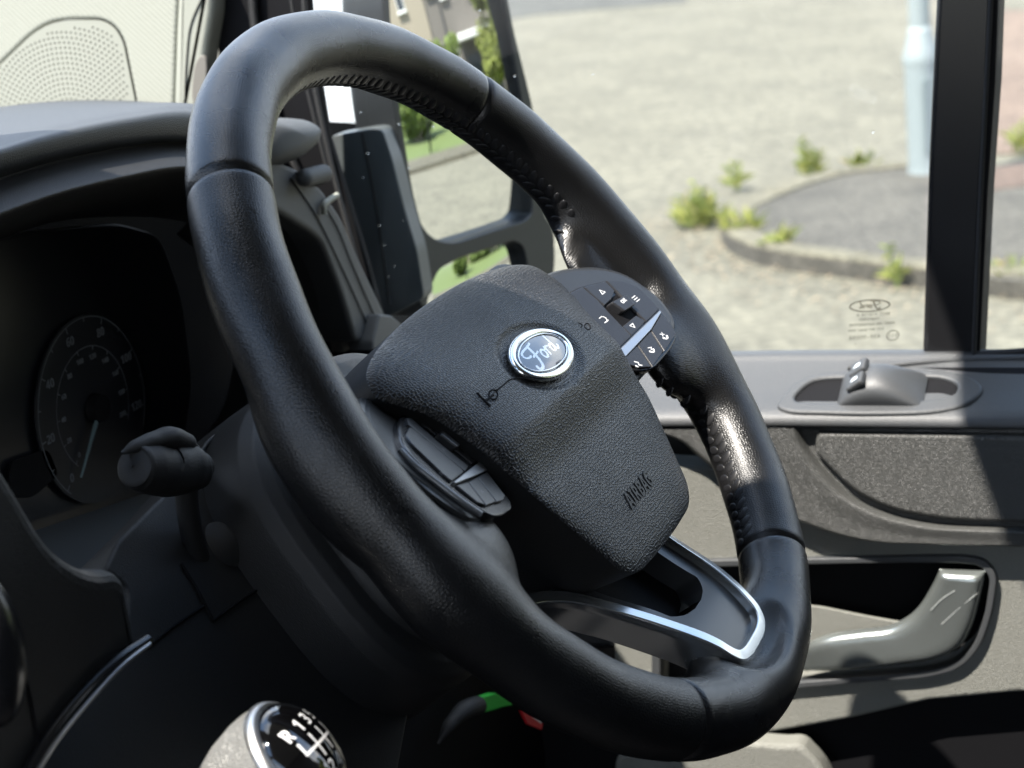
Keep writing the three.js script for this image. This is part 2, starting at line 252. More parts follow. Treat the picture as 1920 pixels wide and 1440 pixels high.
weed('small weed with a single stem left of the tall one', [8.531, 0, -2.088], 0.08, 0.15, 18, 2);
weed('low green weed in the kerb joint left of the lamp post', [9.062, 0, -1.538], 0.13, 0.06, 26, 2);
weed('bright green low weed inside the near kerb of the island', [6.861, 0.065, -1.494], 0.12, 0.035, 40);
weed('yellowish flat weed on the inner curve of the kerb', [7.225, 0.065, -1.765], 0.2, 0.03, 60);
weed('thin dry weed stalk beside the window pillar near the gutter', [6.331, 0, -0.9004], 0.05, 0.15, 6, 2);
weed('green weed clump right of the window pillar', [6.302, 0, -0.4735], 0.2, 0.07, 60, 2);
weed('orange brown seedy weed by the red path', [9.321, 0, -0.6975], 0.2, 0.18, 60, 4);
{ // dry litter along the gutter: far too small and many to count
  const g = new THREE.PlaneGeometry(0.03, 0.012); g.rotateX(-1.4); const N = 650; const im = new THREE.InstancedMesh(g, std({ color: L(1, 1, 1), roughness: 0.95, side: THREE.DoubleSide }), N);
  const line = new THREE.CatmullRomCurve3(smooth([[8.014, -2.335], [7.481, -2.136], [7.001, -1.898], [6.615, -1.585], [6.305, -1.162], [6.133, -0.7594], [5.922, -0.2519]], 6, false).map((p) => V(p[0], 0, p[1]))); const m = new THREE.Matrix4(), q = new THREE.Quaternion(), e = new THREE.Euler();
  for (let i = 0; i < N; i++) { const u = rnd(), p = line.getPoint(u), s = rr(0.25, 0.9); const w = (rnd() + rnd() + rnd() - 1.5) * 0.34; m.compose(V(p.x + w, 0.008 + 0.012 * rnd(), p.z + (rnd() - 0.5) * 0.3), q.setFromEuler(e.set(rr(-0.4, 0.4), rnd() * 6.3, rr(-0.4, 0.4))), V(s, s, s)); im.setMatrixAt(i, m); const k = rr(0.5, 1.3); im.setColorAt(i, L(0.27 * k, 0.215 * k, 0.145 * k)); }
  im.name = 'dry_litter'; im.userData.kind = 'stuff'; scene.add(im); tag(im, 'brown dry litter lying along the gutter before the kerb', 'litter');
}

// ---------------------------------------------------------------- what the mirrors show: street behind the van
{
  const at = (az, d) => [0.6 + Math.sin(az) * d, 0, -0.3 + Math.cos(az) * d];   // az from straight back, to the right
  const ring = (ds) => [0.2, 0.35, 0.5, 0.65, 0.8, 1.0].map((a, i) => { const p = at(a, ds + 0.6 * i); return [p[0], p[2]]; });
  struct('grass_verge', groundPoly([...ring(11.2), ...ring(60).reverse()], 0.05, 0.1), lawnMat);
  struct('footpath', groundPoly([...ring(9.6), ...ring(11.2).reverse()], 0.08, 0.1), gmat(concreteTex, 2, L(0.7, 0.68, 0.64)));
  const hp = at(0.56, 27), o = thing('house', 'grey rendered house with beige gable seen in the door mirror', 'house', hp);
  o.rotation.y = 0.62;
  const wall = std({ color: L(0.125, 0.112, 0.1), roughness: 0.9, bumpMap: rep(fineTex, 0.6), bumpScale: 0.01 }), beige = std({ color: L(0.25, 0.215, 0.165), roughness: 0.9 }), white = std({ color: L(0.7, 0.7, 0.68), roughness: 0.6 }), pane = std({ color: L(0.03, 0.035, 0.04), roughness: 0.08 });
  part('wall', new THREE.BoxGeometry(9, 7.5, 7).translate(0, 3.75, 3.5), wall, o);
  part('gable_wall', new THREE.BoxGeometry(3.2, 7.7, 6.5).translate(-3.0, 3.85, 3.1), beige, o);
  part('roof', slab([[-5.3, 0], [5.1, 0], [3.4, 2.6], [-3.6, 2.6]], 7.4, 0.05).translate(0, 7.72, 7.2), std({ color: L(0.1, 0.08, 0.07), roughness: 0.9 }), o);
  for (const [x, y] of [[-0.75, 5.9], [0.35, 5.5], [2.6, 5.3], [0.2, 1.9], [-3.2, 5.6]]) { const zf = x < -1.4 ? -0.15 : 0; const f = part('window', new THREE.BoxGeometry(0.6, 1.25, 0.08).translate(x, y, zf - 0.02), white, o); part('pane', new THREE.BoxGeometry(0.5, 1.12, 0.04).translate(x, y, zf - 0.06), pane, f); part('sill', new THREE.BoxGeometry(0.75, 0.1, 0.22).translate(x, y - 0.68, zf - 0.12), white, f); }
  part('porch_roof', new RoundedBoxGeometry(2.8, 0.3, 1.5, 2, 0.04).translate(2.1, 2.9, -0.75), white, o);
  part('porch_post', new THREE.CylinderGeometry(0.08, 0.08, 2.85, 10).translate(2.9, 1.42, -1.35), white, o);
  part('door', new THREE.BoxGeometry(1, 2.1, 0.08).translate(1.7, 1.05, -0.04), std({ color: L(0.04, 0.05, 0.06), roughness: 0.5 }), o);
  part('drainpipe', new THREE.CylinderGeometry(0.08, 0.08, 7.3, 10).translate(-0.2, 3.65, -0.1), std({ color: L(0.05, 0.05, 0.05), roughness: 0.6 }), o);
  const leafG = new THREE.PlaneGeometry(0.16, 0.1);
  function bush(name, cat, label, [x, y, z], blobs, n, cols, trunkH) {
    const t = thing(name, label, cat, [x, y, z]);
    if (trunkH) part('trunk', [new THREE.CylinderGeometry(0.09, 0.17, trunkH, 9).translate(0, trunkH / 2, 0), ...[0, 1, 2, 3].map((k) => tube([[0, trunkH * 0.7, 0], [Math.cos(k * 1.7) * 0.5, trunkH + 0.4, Math.sin(k * 1.7) * 0.5], [Math.cos(k * 1.7) * 1.1, trunkH + 1.2, Math.sin(k * 1.7) * 1.1]], 0.05, 8, 6))], std({ color: L(0.08, 0.06, 0.04), roughness: 0.9 }), t);
    const im = new THREE.InstancedMesh(leafG, std({ color: L(1, 1, 1), roughness: 0.8, transmission: 0.3, thickness: 0, side: THREE.DoubleSide }), n), m = new THREE.Matrix4(), q = new THREE.Quaternion(), e = new THREE.Euler();
    for (let i = 0; i < n; i++) { const b = blobs[Math.floor(rnd() * blobs.length)]; const a = rnd() * 6.283, c = rr(-1, 1), r = b[3] * Math.pow(rnd(), 0.45), s = rr(0.7, 1.8); m.compose(V(b[0] + Math.cos(a) * Math.sqrt(1 - c * c) * r, b[1] + c * r * 0.9, b[2] + Math.sin(a) * Math.sqrt(1 - c * c) * r), q.setFromEuler(e.set(rnd() * 6.3, rnd() * 6.3, rnd() * 6.3)), V(s, s, s)); im.setMatrixAt(i, m); const k = rr(0.6, 1.4); im.setColorAt(i, L(cols[0] * k, cols[1] * k, cols[2] * k)); }
    im.name = 'crown'; im.userData.kind = 'stuff'; t.add(im);
  }
  const B = (n, R, h, r0) => Array.from({ length: n }, () => { const a = rnd() * 6.283, r = R * Math.sqrt(rnd()); return [Math.cos(a) * r, h * rr(0.25, 1), Math.sin(a) * r, r0 * rr(0.7, 1.3)]; });
  bush('bush', 'bush', 'bright green bush before the house wall in the mirror', at(0.53, 24.5), B(12, 0.9, 2.6, 0.55), 5000, [0.17, 0.24, 0.03]);
  bush('bush', 'bush', 'green bush at the left edge of the mirror glass', at(0.418, 16), B(12, 0.9, 1.5, 0.55), 6000, [0.14, 0.2, 0.03]);
  bush('tree', 'tree', 'yellow green tree right of the house in the mirror', at(0.735, 23), B(30, 1.5, 5.6, 0.8), 16000, [0.19, 0.22, 0.035], 3);
  bush('tree', 'tree', 'tall dark green tree farther behind at the mirror edge', at(0.80, 30), B(26, 2.6, 9, 1.1), 15000, [0.1, 0.14, 0.025], 4);
  bush('hedge', 'hedge', 'low hedge at the foot of the house in the mirror', at(0.58, 23.5), B(22, 1.9, 0.8, 0.45), 7000, [0.12, 0.17, 0.03]);
  const pp = at(0.45, 12.6); const post = thing('sign_post', 'thin dark post on the grass verge seen in the mirror', 'post', pp); part('pole', new THREE.CylinderGeometry(0.035, 0.035, 1.25, 10).translate(0, 0.62, 0), M.black, post); part('cap', new THREE.SphereGeometry(0.05, 12, 8).translate(0, 1.26, 0), M.black, post);
}
{ // pale wall seen through the gap beside the mirror
  const o = thing('gate_pillar', 'white rendered gate pillar glimpsed through the gap beside the mirror', 'gate pillar', [11, 0, -5.55]); o.rotation.y = -1.05;
  const w = std({ color: L(0.85, 0.86, 0.85), roughness: 0.85, bumpMap: rep(fineTex, 0.5), bumpScale: 0.006 });
  part('wall_face', new THREE.BoxGeometry(0.85, 1.7, 0.3).translate(0, 0.85, 0), w, o);
  part('coping', new RoundedBoxGeometry(0.95, 0.1, 0.4, 2, 0.02).translate(0, 1.75, 0), kerbMat, o);
}

// ---------------------------------------------------------------- the cab's shell: light enters only by windscreen and side windows
{
  const bx = (w, h, d, x, y, z) => new THREE.BoxGeometry(w, h, d).translate(x, y, z);
  const beam = (a, b, w, d) => { const A = V(...a), B = V(...b), g = new RoundedBoxGeometry(w, A.distanceTo(B), d, 2, 0.02); g.applyQuaternion(new THREE.Quaternion().setFromUnitVectors(V(0, 1, 0), B.clone().sub(A).normalize())); g.translate(...A.clone().add(B).multiplyScalar(0.5).toArray()); return g; };
  struct('cab_floor', bx(1.9, 0.06, 2.3, -0.42, 0.5, -0.2), M.black);
  struct('cab_roof', bx(1.9, 0.05, 1.1, -0.42, 2.22, 0.45), M.liner);
  struct('cab_sun_visor', beam([-0.376, 2.185, -0.1], [-0.376, 1.9, -0.5], 0.288, 0.02), M.liner);
  struct('cab_bulkhead', bx(1.9, 1.7, 0.05, -0.42, 1.35, 0.95), M.plasticSoft);
  struct('cab_firewall', bx(1.9, 0.85, 0.06, -0.42, 0.95, -1.15), M.black);
  struct('cab_side', [bx(0.08, 0.9, 2.1, -1.33, 0.92, -0.15), beam([-1.3, 1.35, -1.15], [-1.22, 2.2, -0.1], 0.09, 0.12), bx(0.08, 0.85, 0.2, -1.31, 1.75, 0.86)], M.plasticSoft);
}
// ---------------------------------------------------------------- steering wheel (own axes: x right, y up the wheel, z to the driver)
const wheel = thing('steering_wheel', 'black leather steering wheel with airbag cover, oval badge and chrome lower spoke', 'steering wheel', [0, 1.5, 0]);
wheel.rotation.x = -THREE.MathUtils.degToRad(33.4457);
{
  const R = 0.185, rt = 0.018;
  const smin = (a, b, k) => { const h = clamp(0.5 + 0.5 * (b - a) / k); return lerp(b, a, h) - k * h * (1 - h); };
  const ell = (p, c, s) => { const q = V((p.x - c[0]) / s[0], (p.y - c[1]) / s[1], (p.z - c[2]) / s[2]), k0 = q.length(), k1 = V(q.x / s[0], q.y / s[1], q.z / s[2]).length(); return k1 < 1e-6 ? -Math.min(...s) : k0 * (k0 - 1) / k1; };
  const sdf = (p) => {
    const d = Math.hypot(Math.hypot(p.x, p.y) - R, p.z) - rt;
    const ax = Math.abs(p.x);
    let e = ell(V(ax, p.y, p.z), [0.168, 0.016, -0.012], [0.03, 0.032, 0.009]);
    e = Math.min(e, ell(V(ax, p.y, p.z), [0.158, -0.046, -0.001], [0.036, 0.028, 0.013]));
    e = Math.min(e, ell(p, [0, -0.174, -0.008], [0.052, 0.024, 0.010]));
    const notch = ell(p, [0, -0.1625, 0.014], [0.036, 0.018, 0.012]);
    return -smin(-smin(d, e, 0.018), notch, 0.006);
  };
  const surf = (th, ph, inset) => {   // march out from the tube's centre line
    const o = V(Math.sin(th) * R, Math.cos(th) * R, 0), d = V(Math.sin(th) * Math.cos(ph), Math.cos(th) * Math.cos(ph), Math.sin(ph)), p = o.clone(); let t = 0;
    for (let i = 0; i < 40; i++) { const s = sdf(p.copy(o).addScaledVector(d, t)); t -= s * 0.9; if (Math.abs(s) < 1e-5) break; if (t > 0.055) { t = 0.055; break; } }
    return p.copy(o).addScaledVector(d, Math.max(t - inset, 0.004));
  };
  const D = Math.PI / 180;
  const seg = (name, a0, a1, mat, label) => {
    const n = Math.ceil((a1 - a0) * 1.6);
    const g = grid(n, 64, (u, v) => {
      // denser rows at both ends for the turned-in seam
      const a = (a0 + (a1 - a0) * u) * D, edge = Math.min(u, 1 - u) * (a1 - a0) * D * R;
      return surf(a, v * 2 * Math.PI, 0.0017 * (1 - sstep(0, 0.0026, edge)) + 0.00025 * Math.sin(a * 23 + 1) * Math.sin(v * 12.6) * sstep(0, 0.02, edge));
    }, { closeV: true, uvf: (u, v) => [(a0 + (a1 - a0) * u) * D * R, v * 2 * Math.PI * rt] });
    return part(name, g, mat, wheel, label);
  };
  const top = seg('rim_top', -45, 45, M.rimTop, 'smooth leather upper section of the rim');
  const right = seg('rim_grip', 45, 149, M.rimGrip), left = seg('rim_grip', 211, 315, M.rimGrip), bot = seg('rim_bottom', 149, 211, M.rimTop, 'smooth leather bottom section of the rim');
  // laced seam on the inside of the rim: slanted stitches, two rows
  const sg = new THREE.SphereGeometry(1, 14, 10); sg.scale(0.0023, 0.0039, 0.00065);
  const lace = (seg, a0, a1, skip) => {
    const n = Math.round((a1 - a0) * D * (R - rt) / 0.0062);
    for (let i = 0; i < n; i++) for (const s of [-1, 1]) {
      const a = (a0 + (a1 - a0) * (i + 0.5 + s * 0.25 + 0.16 * (hash(i, s + 3, 5) - 0.5)) / n) * D; const ph = Math.PI + 0.26 + s * 0.19;
      if (skip && skip(a / D)) continue;
      const p = surf(a, ph, 0.0002), rad = V(Math.sin(a), Math.cos(a), 0), tan = V(Math.cos(a), -Math.sin(a), 0), nr = rad.clone().multiplyScalar(Math.cos(ph)).add(V(0, 0, Math.sin(ph))).normalize();
      const across = nr.clone().cross(tan).normalize(), dir = across.multiplyScalar(0.82).addScaledVector(tan, 0.57 * s).normalize();
      const m = part('stitch', sg, M.stitch, seg); m.matrix.makeBasis(dir.clone().cross(nr).normalize(), dir, nr).setPosition(p); m.matrix.decompose(m.position, m.quaternion, m.scale);
    }
  };
  lace(top, -40, 45); lace(right, 45, 74); lace(right, 112, 148);

  // airbag cover: upper facet leans back, a soft step, lower facet faces the driver
  const half = [[0, 0.052], [0.03, 0.0515], [0.062, 0.049], [0.09, 0.0445], [0.105, 0.038], [0.109, 0.029], [0.1025, 0.0165], [0.095, 0.002], [0.0905, -0.014], [0.087, -0.03], [0.081, -0.05], [0.0725, -0.068], [0.063, -0.086], [0.057, -0.097], [0.046, -0.104], [0.025, -0.1062], [0, -0.1066]];
  const out = smooth([...half, ...half.slice(1, -1).reverse().map(([a, b]) => [-a, b])], 6);
  const face = (u) => { const up = 0.0085 - 0.3 * u, k = sstep(-0.016, -0.047, u), low = 0.0074 + 0.0006 * Math.sin((u + 0.04) * -40); return lerp(Math.min(up, 0.0145), low, k); };
  const cy = -0.018;
  const edgeZ = (y) => { const T = [[-0.11, 0.002], [-0.05, 0.004], [-0.035, 0.0028], [-0.02, 0.001], [0.012, -0.006], [0.028, -0.0145], [0.055, -0.0175]]; for (let i = 0; i + 1 < T.length; i++) if (y <= T[i + 1][0]) return lerp(T[i][1], T[i + 1][1], clamp((y - T[i][0]) / (T[i + 1][0] - T[i][0]))); return -0.0175; };
  const drop = (k, y) => { const D = Math.max(0.003, face(y) - edgeZ(y)), e = lerp(20, 9, sstep(-0.03, 0.015, y)); return 0.55 * D * Math.pow(k, 3.5) + 0.45 * D * (1 - Math.sqrt(Math.max(0, 1 - Math.pow(k, e)))); };
  const padZ = (x, y) => { // where on the spoke of the outline is (x, y)?
    const a = Math.atan2(y - cy, x); let best = 9, r = 0.1; for (const q of out) { const d = Math.abs(Math.atan2(Math.sin(Math.atan2(q[1] - cy, q[0]) - a), Math.cos(Math.atan2(q[1] - cy, q[0]) - a))); if (d < best) { best = d; r = Math.hypot(q[0], q[1] - cy); } }
    const k = clamp(Math.hypot(x, y - cy) / r); return face(y) - drop(k, y);
  };
  const dish = (x, y) => { const e = Math.hypot(x / 0.033, y / 0.017); return -0.0022 * (1 - sstep(0.98, 1.22, e)); };   // shallow dish round the badge
  const N = out.length;
  const padPt = (u, v) => {
    const q = out[Math.round(v * N) % N]; const k = u;
    const kk = Math.sin(k * Math.PI / 2) ** 0.9, x = q[0] * kk, y = cy + (q[1] - cy) * kk;
    return V(x, y, face(y) - drop(kk, y) + dish(x, y));
  };
  const cover = part('airbag_cover', grid(84, N, padPt, { closeV: true, flip: false, uvf: (u, v, p) => [p.x, p.y] }), M.pad, wheel);
  part('cover_side', grid(8, N, (u, v) => { const p = padPt(1, v); return V(p.x * (1 - 0.04 * u), p.y * (1 - 0.04 * u), p.z - 0.03 * u); }, { closeV: true, flip: false, uvf: (u, v) => [u * 0.03, v * 0.5] }), M.plastic, cover);
  const onPad = (x, y, h = 0) => V(x, y, padZ(x, y) + h);
  // horn sign left of the badge, bell sign right of it, AIRBAG below
  const wire = (pts, r, nm = 'horn_symbol') => part(nm, tube(pts.map(([x, y]) => onPad(x, y, -0.00005).toArray()), r, 30, 6), M.black, cover);
  const hp = [[-0.0702, 0.0049], [-0.0712, -0.0034], [-0.07, -0.0003], [-0.0624, -0.0001], [-0.0582, 0.0006], [-0.0511, 0.0004], [-0.0428, 0.0005], [-0.0374, -0.0008], [-0.0325, -0.0029]];
  wire([hp[0], [(hp[0][0] + hp[1][0]) / 2, (hp[0][1] + hp[1][1]) / 2], hp[1]], 0.00065);
  wire([hp[4], hp[5], hp[6], hp[7], hp[8]], 0.0004);
  const ring = (c, a, b, r, tilt) => wire(Array.from({ length: 13 }, (_, i) => { const t = i / 12 * 2 * Math.PI, X = Math.cos(t) * a, Y = Math.sin(t) * b; return [c[0] + X * Math.cos(tilt) - Y * Math.sin(tilt), c[1] + X * Math.sin(tilt) + Y * Math.cos(tilt)]; }), r);
  ring(hp[3], 0.0038, 0.002, 0.00045, 0.2); wire([hp[2], hp[3]], 0.0006);
  const hq = [[0.059, 0.0011], [0.0602, -0.001], [0.0638, -0.0033], [0.0563, -0.0016]];
  ring(hq[2], 0.0042, 0.0016, 0.0004, 0.1); wire([hq[0], hq[1]], 0.0004); wire([hq[1], hq[3]], 0.00035);
  { const g = text('AIRBAG', 0.0062, 0.0008); g.scale(1.18, 1.25, 1); const p = g.attributes.position; for (let i = 0; i < p.count; i++) { const x = p.getX(i) - 0.0015, y = p.getY(i) - 0.0785; p.setXYZ(i, x, y, padZ(x, y) - 0.00025 + p.getZ(i)); } g.computeVertexNormals(); part('lettering', g, M.plastic, cover); }
  // badge
  const badge = new THREE.Group(); badge.name = 'emblem'; wheel.add(badge); badge.position.set(0, 0.0003, 0.0078); badge.rotation.x = -Math.atan(0.3) - 0.03;
  const oval = (a, b, n = 72) => Array.from({ length: n }, (_, i) => [Math.cos(i / n * 2 * Math.PI) * a, Math.sin(i / n * 2 * Math.PI) * b]);
  const A = 0.0308, Bb = 0.0146;
  part('emblem_ring', grid(96, 24, (u, v) => { const t = u * 2 * Math.PI, w = v * 2 * Math.PI, k = Math.cos(w) * 0.0022; return V(Math.cos(t) * (A - 0.0022 + k), Math.sin(t) * (Bb - 0.0022 + k), 0.0004 + Math.sin(w) * 0.002); }, { closeU: true, closeV: true }), std({ color: L(0.86, 0.87, 0.86), metalness: 1, roughness: 0.2 }), badge);
  part('emblem_rim', grid(96, 12, (u, v) => { const t = u * 2 * Math.PI, w = v * 2 * Math.PI, k = Math.cos(w) * 0.00035; return V(Math.cos(t) * (A - 0.0055 + k), Math.sin(t) * (Bb - 0.005 + k), 0.0020 + Math.sin(w) * 0.0003); }, { closeU: true, closeV: true }), M.chrome, badge);
  const face2 = canvasTex(1024, 512, (c, w, h) => { c.fillStyle = '#0a1330'; c.fillRect(0, 0, w, h); c.translate(w / 2, h / 2); c.strokeStyle = '#eef1f4'; c.save(); c.scale(0.98, 1.0); script(c, 88, 0.92); c.restore(); });
  const fg = new THREE.ShapeGeometry(shape(oval(A - 0.0042, Bb - 0.0042))); { const p = fg.attributes.position, uv = fg.attributes.uv; for (let i = 0; i < p.count; i++) { uv.setXY(i, 0.5 + p.getX(i) / 0.064, 0.5 + p.getY(i) / 0.0262); } }
  const dome = grid(24, 72, (u, v) => { const t = v * 2 * Math.PI; return V(Math.cos(t) * (A - 0.0042) * u, Math.sin(t) * (Bb - 0.0042) * u, 0.0024 - 0.0009 * u * u); }, { closeV: true, uvf: (u, v, p) => [0.5 + p.x / 0.0555, 0.5 + p.y / 0.0226] });
  part('emblem_face', dome, std({ color: L(1, 1, 1), map: face2, roughness: 0.12, metalness: 0.25, clearcoat: 1, clearcoatRoughness: 0.02 }), badge);

  // spokes and switch pods; a pod's face leans in and back
  const pz = (x, y) => -0.0023 + 0.3 * (Math.abs(x) - 0.099) - 0.28 * (y + 0.024);
  const mirror = (p, s) => p.map(([a, b]) => [a * s, b]);
  const piece = (name, pts, top, depth, bev, mat, s, par, uvMap) => {
    const g = slab(mirror(pts, s), depth, bev, { seg: 3 });
    remap(g, (v) => V(v.x, v.y, v.z + top + pz(v.x, v.y)));
    const h = flat(g);
    if (uvMap) { const p = h.attributes.position, uv = h.attributes.uv; for (let i = 0; i < p.count; i++) uv.setXY(i, (p.getX(i) * s - 0.078) / 0.08, (p.getY(i) + 0.05) / 0.08); }
    return part(name, h, mat, par);
  };
  const icons = (side) => canvasTex(1024, 1024, (c) => {
    c.fillStyle = side > 0 ? '#232325' : '#303133'; c.fillRect(0, 0, 1024, 1024); c.strokeStyle = c.fillStyle = side > 0 ? '#e6e6e6' : '#6c6e70';
    const X = (r) => (side > 0 ? (r - 78) : 80 - (r - 78)) / 80 * 1024, Y = (u) => (30 - u) / 80 * 1024; const mm = 12.8; c.lineWidth = 0.42 * mm; c.lineJoin = c.lineCap = 'round';
    const poly = (p, close) => { c.beginPath(); p.forEach(([a, b], i) => i ? c.lineTo(X(a), Y(b)) : c.moveTo(X(a), Y(b))); if (close) c.closePath(); c.stroke(); };
    const phone = (x, y, s, col) => { c.save(); c.translate(X(x), Y(y)); c.scale(s, s); if (col) c.strokeStyle = col; c.lineWidth = 0.9 * mm; c.beginPath(); c.moveTo(-1.5 * mm, -0.6 * mm); c.quadraticCurveTo(0, 1.6 * mm, 1.5 * mm, -0.1 * mm); c.stroke(); c.lineWidth = 1.2 * mm; c.beginPath(); c.moveTo(-1.6 * mm, -0.8 * mm); c.lineTo(-1.3 * mm, -0.5 * mm); c.moveTo(1.4 * mm, -0.1 * mm); c.lineTo(1.7 * mm, -0.5 * mm); c.stroke(); c.restore(); };
    if (side > 0) {
      poly([[125, 4.6], [128, 4.6], [126.4, 7.2]], true); poly([[119.7, -17.6], [122.6, -17.6], [121.2, -20]], true);
      for (const k of [-1, 0, 1]) poly([[138.2, -8.3 + k * 1.5], [141.4, -8.3 + k * 1.5]]);
      poly([[111.6, -8.0], [111.6, -8.2], [108.6, -8.2]]); c.beginPath(); c.moveTo(X(108.2), Y(-4.5)); c.lineTo(X(110.6), Y(-4.5)); c.quadraticCurveTo(X(112.8), Y(-6.3), X(110.6), Y(-8.1)); c.lineTo(X(108.2), Y(-8.1)); c.stroke();
      c.font = 'bold 40px sans-serif'; c.textAlign = 'center'; c.textBaseline = 'middle'; c.fillText('OK', X(127.5), Y(-5));
      phone(114.6, -35.4, 0.95); poly([[114.4, -32.6], [116.4, -33.4], [114.9, -34.4]]); phone(130.2, -34.6, 0.95); poly([[129.3, -31.2], [131.5, -32.7]]); poly([[131.3, -31.0], [129.6, -32.9]]);
      c.lineWidth = 0.9 * mm; poly([[97.2, -35.6], [97.5, -36.9]]); c.lineWidth = 0.6 * mm; poly([[99, -33.5], [100.2, -35], [99.2, -36.4], [100.4, -37.4]]); 
    } else {
      c.font = 'bold 26px sans-serif'; c.textAlign = 'center'; c.fillText('CAN', X(126), Y(-6)); c.fillText('LIM', X(112), Y(-29)); poly([[93, -12], [95, -12]]); poly([[94, -11], [94, -13]]);
    }
  });
  const podOut = rounded([[0.083, 0.0125], [0.1, 0.0165], [0.121, 0.0145], [0.1365, 0.0092], [0.1455, 0.0045], [0.1505, -0.004], [0.149, -0.0135], [0.147, -0.023], [0.1435, -0.0315], [0.139, -0.0375], [0.128, -0.0405], [0.105, -0.0425], [0.094, -0.036], [0.086, -0.0215], [0.082, -0.004]], 0.006);
  const grow = (pts, k, c = [0.116, -0.012]) => pts.map(([x, y]) => [c[0] + (x - c[0]) * k, c[1] + (y - c[1]) * k]);
  for (const s of [-1, 1]) {
    const spoke = piece('spoke', rounded([[0.07, 0.037], [0.10, 0.035], [0.128, 0.030], [0.150, 0.019], [0.161, 0.006], [0.163, -0.017], [0.156, -0.032], [0.146, -0.037], [0.118, -0.042], [0.092, -0.044], [0.05, -0.03]], 0.01), -0.0034, 0.02, 0.004, std({ color: L(0.024, 0.025, 0.026), roughness: 0.3, bumpMap: rep(fineTex, 0.03), bumpScale: 0.00006 }), s, wheel);
    const pod = piece('switch_pod', grow(podOut, 1.022), 0.0002, 0.022, 0.0012, M.gloss, s, wheel);
    const bm = std({ color: L(1, 1, 1), map: icons(s), roughness: 0.34, bumpMap: rep(fineTex, 0.3), bumpScale: 0.00006 });
    const b = (name, pts, top = 0.0016, mat = bm) => piece(name, pts, top, 0.006, 0.0005, mat, s, pod, mat === bm);
    if (s > 0) {
      b('button', [[0.084, 0.0122], [0.1, 0.0158], [0.1195, 0.0138], [0.119, 0.004], [0.1135, -0.0222], [0.0885, -0.0235], [0.0845, -0.012], [0.083, 0]]);
      b('button', [[0.1202, 0.0136], [0.1352, 0.0091], [0.134, 0.002], [0.1265, -0.0005], [0.119, -0.0008]]);
      b('button', [[0.1152, -0.0155], [0.1295, -0.0155], [0.1312, -0.021], [0.1142, -0.0222]], 0.0012);
      piece('rocker_tab', rounded([[0.1205, -0.0016], [0.1335, -0.0034], [0.1318, -0.0105], [0.1215, -0.0098]], 0.0012), 0.0048, 0.008, 0.0008, bm, s, pod, true);
      piece('rocker_slot', [[0.1185, 0.0], [0.134, 0.0], [0.1325, -0.016], [0.1155, -0.016]], 0.0004, 0.003, 0, M.black, s, pod);
      b('button', [[0.136, 0.009], [0.1445, 0.0043], [0.1492, -0.0042], [0.1478, -0.0135], [0.146, -0.0205], [0.1305, -0.0213], [0.1318, -0.0108], [0.1348, 0.001]]);
      piece('silver_bar', [[0.0885, -0.0241], [0.1, -0.0238], [0.1442, -0.0214], [0.1436, -0.0226], [0.127, -0.0262], [0.099, -0.0284], [0.0895, -0.0282]], 0.0022, 0.005, 0.0004, M.silverPaint, s, pod);
      b('button', [[0.091, -0.0287], [0.1104, -0.0283], [0.1042, -0.0412], [0.098, -0.0375]]); b('button', [[0.1112, -0.0281], [0.1265, -0.0268], [0.1198, -0.0392], [0.105, -0.0414]]); b('button', [[0.1273, -0.0266], [0.1434, -0.0232], [0.1418, -0.0318], [0.138, -0.0365], [0.1208, -0.0394]]);
    } else {
      b('button', rounded([[0.116, 0.0112], [0.132, 0.0095], [0.1375, 0.0045], [0.143, -0.014], [0.1425, -0.0165], [0.1162, -0.0178]], 0.003));
      b('button', [[0.1155, 0.0122], [0.1085, 0.0148], [0.1035, 0.0135], [0.1055, -0.001], [0.105, -0.0175], [0.1155, -0.0178]]);
      b('button', [[0.098, 0.0142], [0.09, 0.0128], [0.0835, 0.0105], [0.083, -0.004], [0.0862, -0.0186], [0.0965, -0.0178], [0.097, 0.0]]);
      piece('rocker_slot', [[0.1032, 0.013], [0.0985, 0.013], [0.0972, 0.0], [0.0968, -0.0176], [0.1048, -0.0172], [0.1052, -0.001]], 0.0004, 0.003, 0, M.black, s, pod);
      piece('rocker_tab', rounded([[0.1025, 0.0005], [0.0945, 0.0012], [0.0945, -0.0085], [0.102, -0.0085]], 0.0015), 0.0048, 0.008, 0.0009, bm, s, pod, true);
      piece('silver_bar', [[0.1432, -0.0172], [0.0868, -0.0196], [0.09, -0.0243], [0.112, -0.022], [0.143, -0.0182]], 0.0022, 0.005, 0.0004, M.silverPaint, s, pod);
      b('button', [[0.1428, -0.019], [0.127, -0.0216], [0.138, -0.0325], [0.1425, -0.0295]]); b('button', [[0.1262, -0.0218], [0.1102, -0.0232], [0.122, -0.0352], [0.1372, -0.033]]); b('button', [[0.1094, -0.0233], [0.0908, -0.0248], [0.104, -0.037], [0.112, -0.0372], [0.1212, -0.0356]]);
    }
  }
  { // bright trim strip along the outer edge of the left pod
    const line = [[-0.1475, -0.034], [-0.1515, -0.024], [-0.1535, -0.0135], [-0.1548, -0.003], [-0.1515, 0.006]];
    part('trim_strip', tube(line.map(([x, y]) => [x, y, pz(x, y) - 0.0005]), 0.0014, 40, 8), std({ color: L(0.22, 0.23, 0.24), metalness: 0.6, roughness: 0.35 }), wheel);
  }
  // lower spoke: bright U-shaped frame with a satin plate and a dark opening
  const lower = new THREE.Group(); lower.name = 'lower_spoke'; wheel.add(lower);
  const lz = (y) => lerp(-0.030, 0.0085, sstep(-0.075, -0.168, y)) ;
  const lmap = (g, h = 0) => { remap(g, (v) => V(v.x, v.y, v.z + lz(v.y) + h)); return flat(g); };
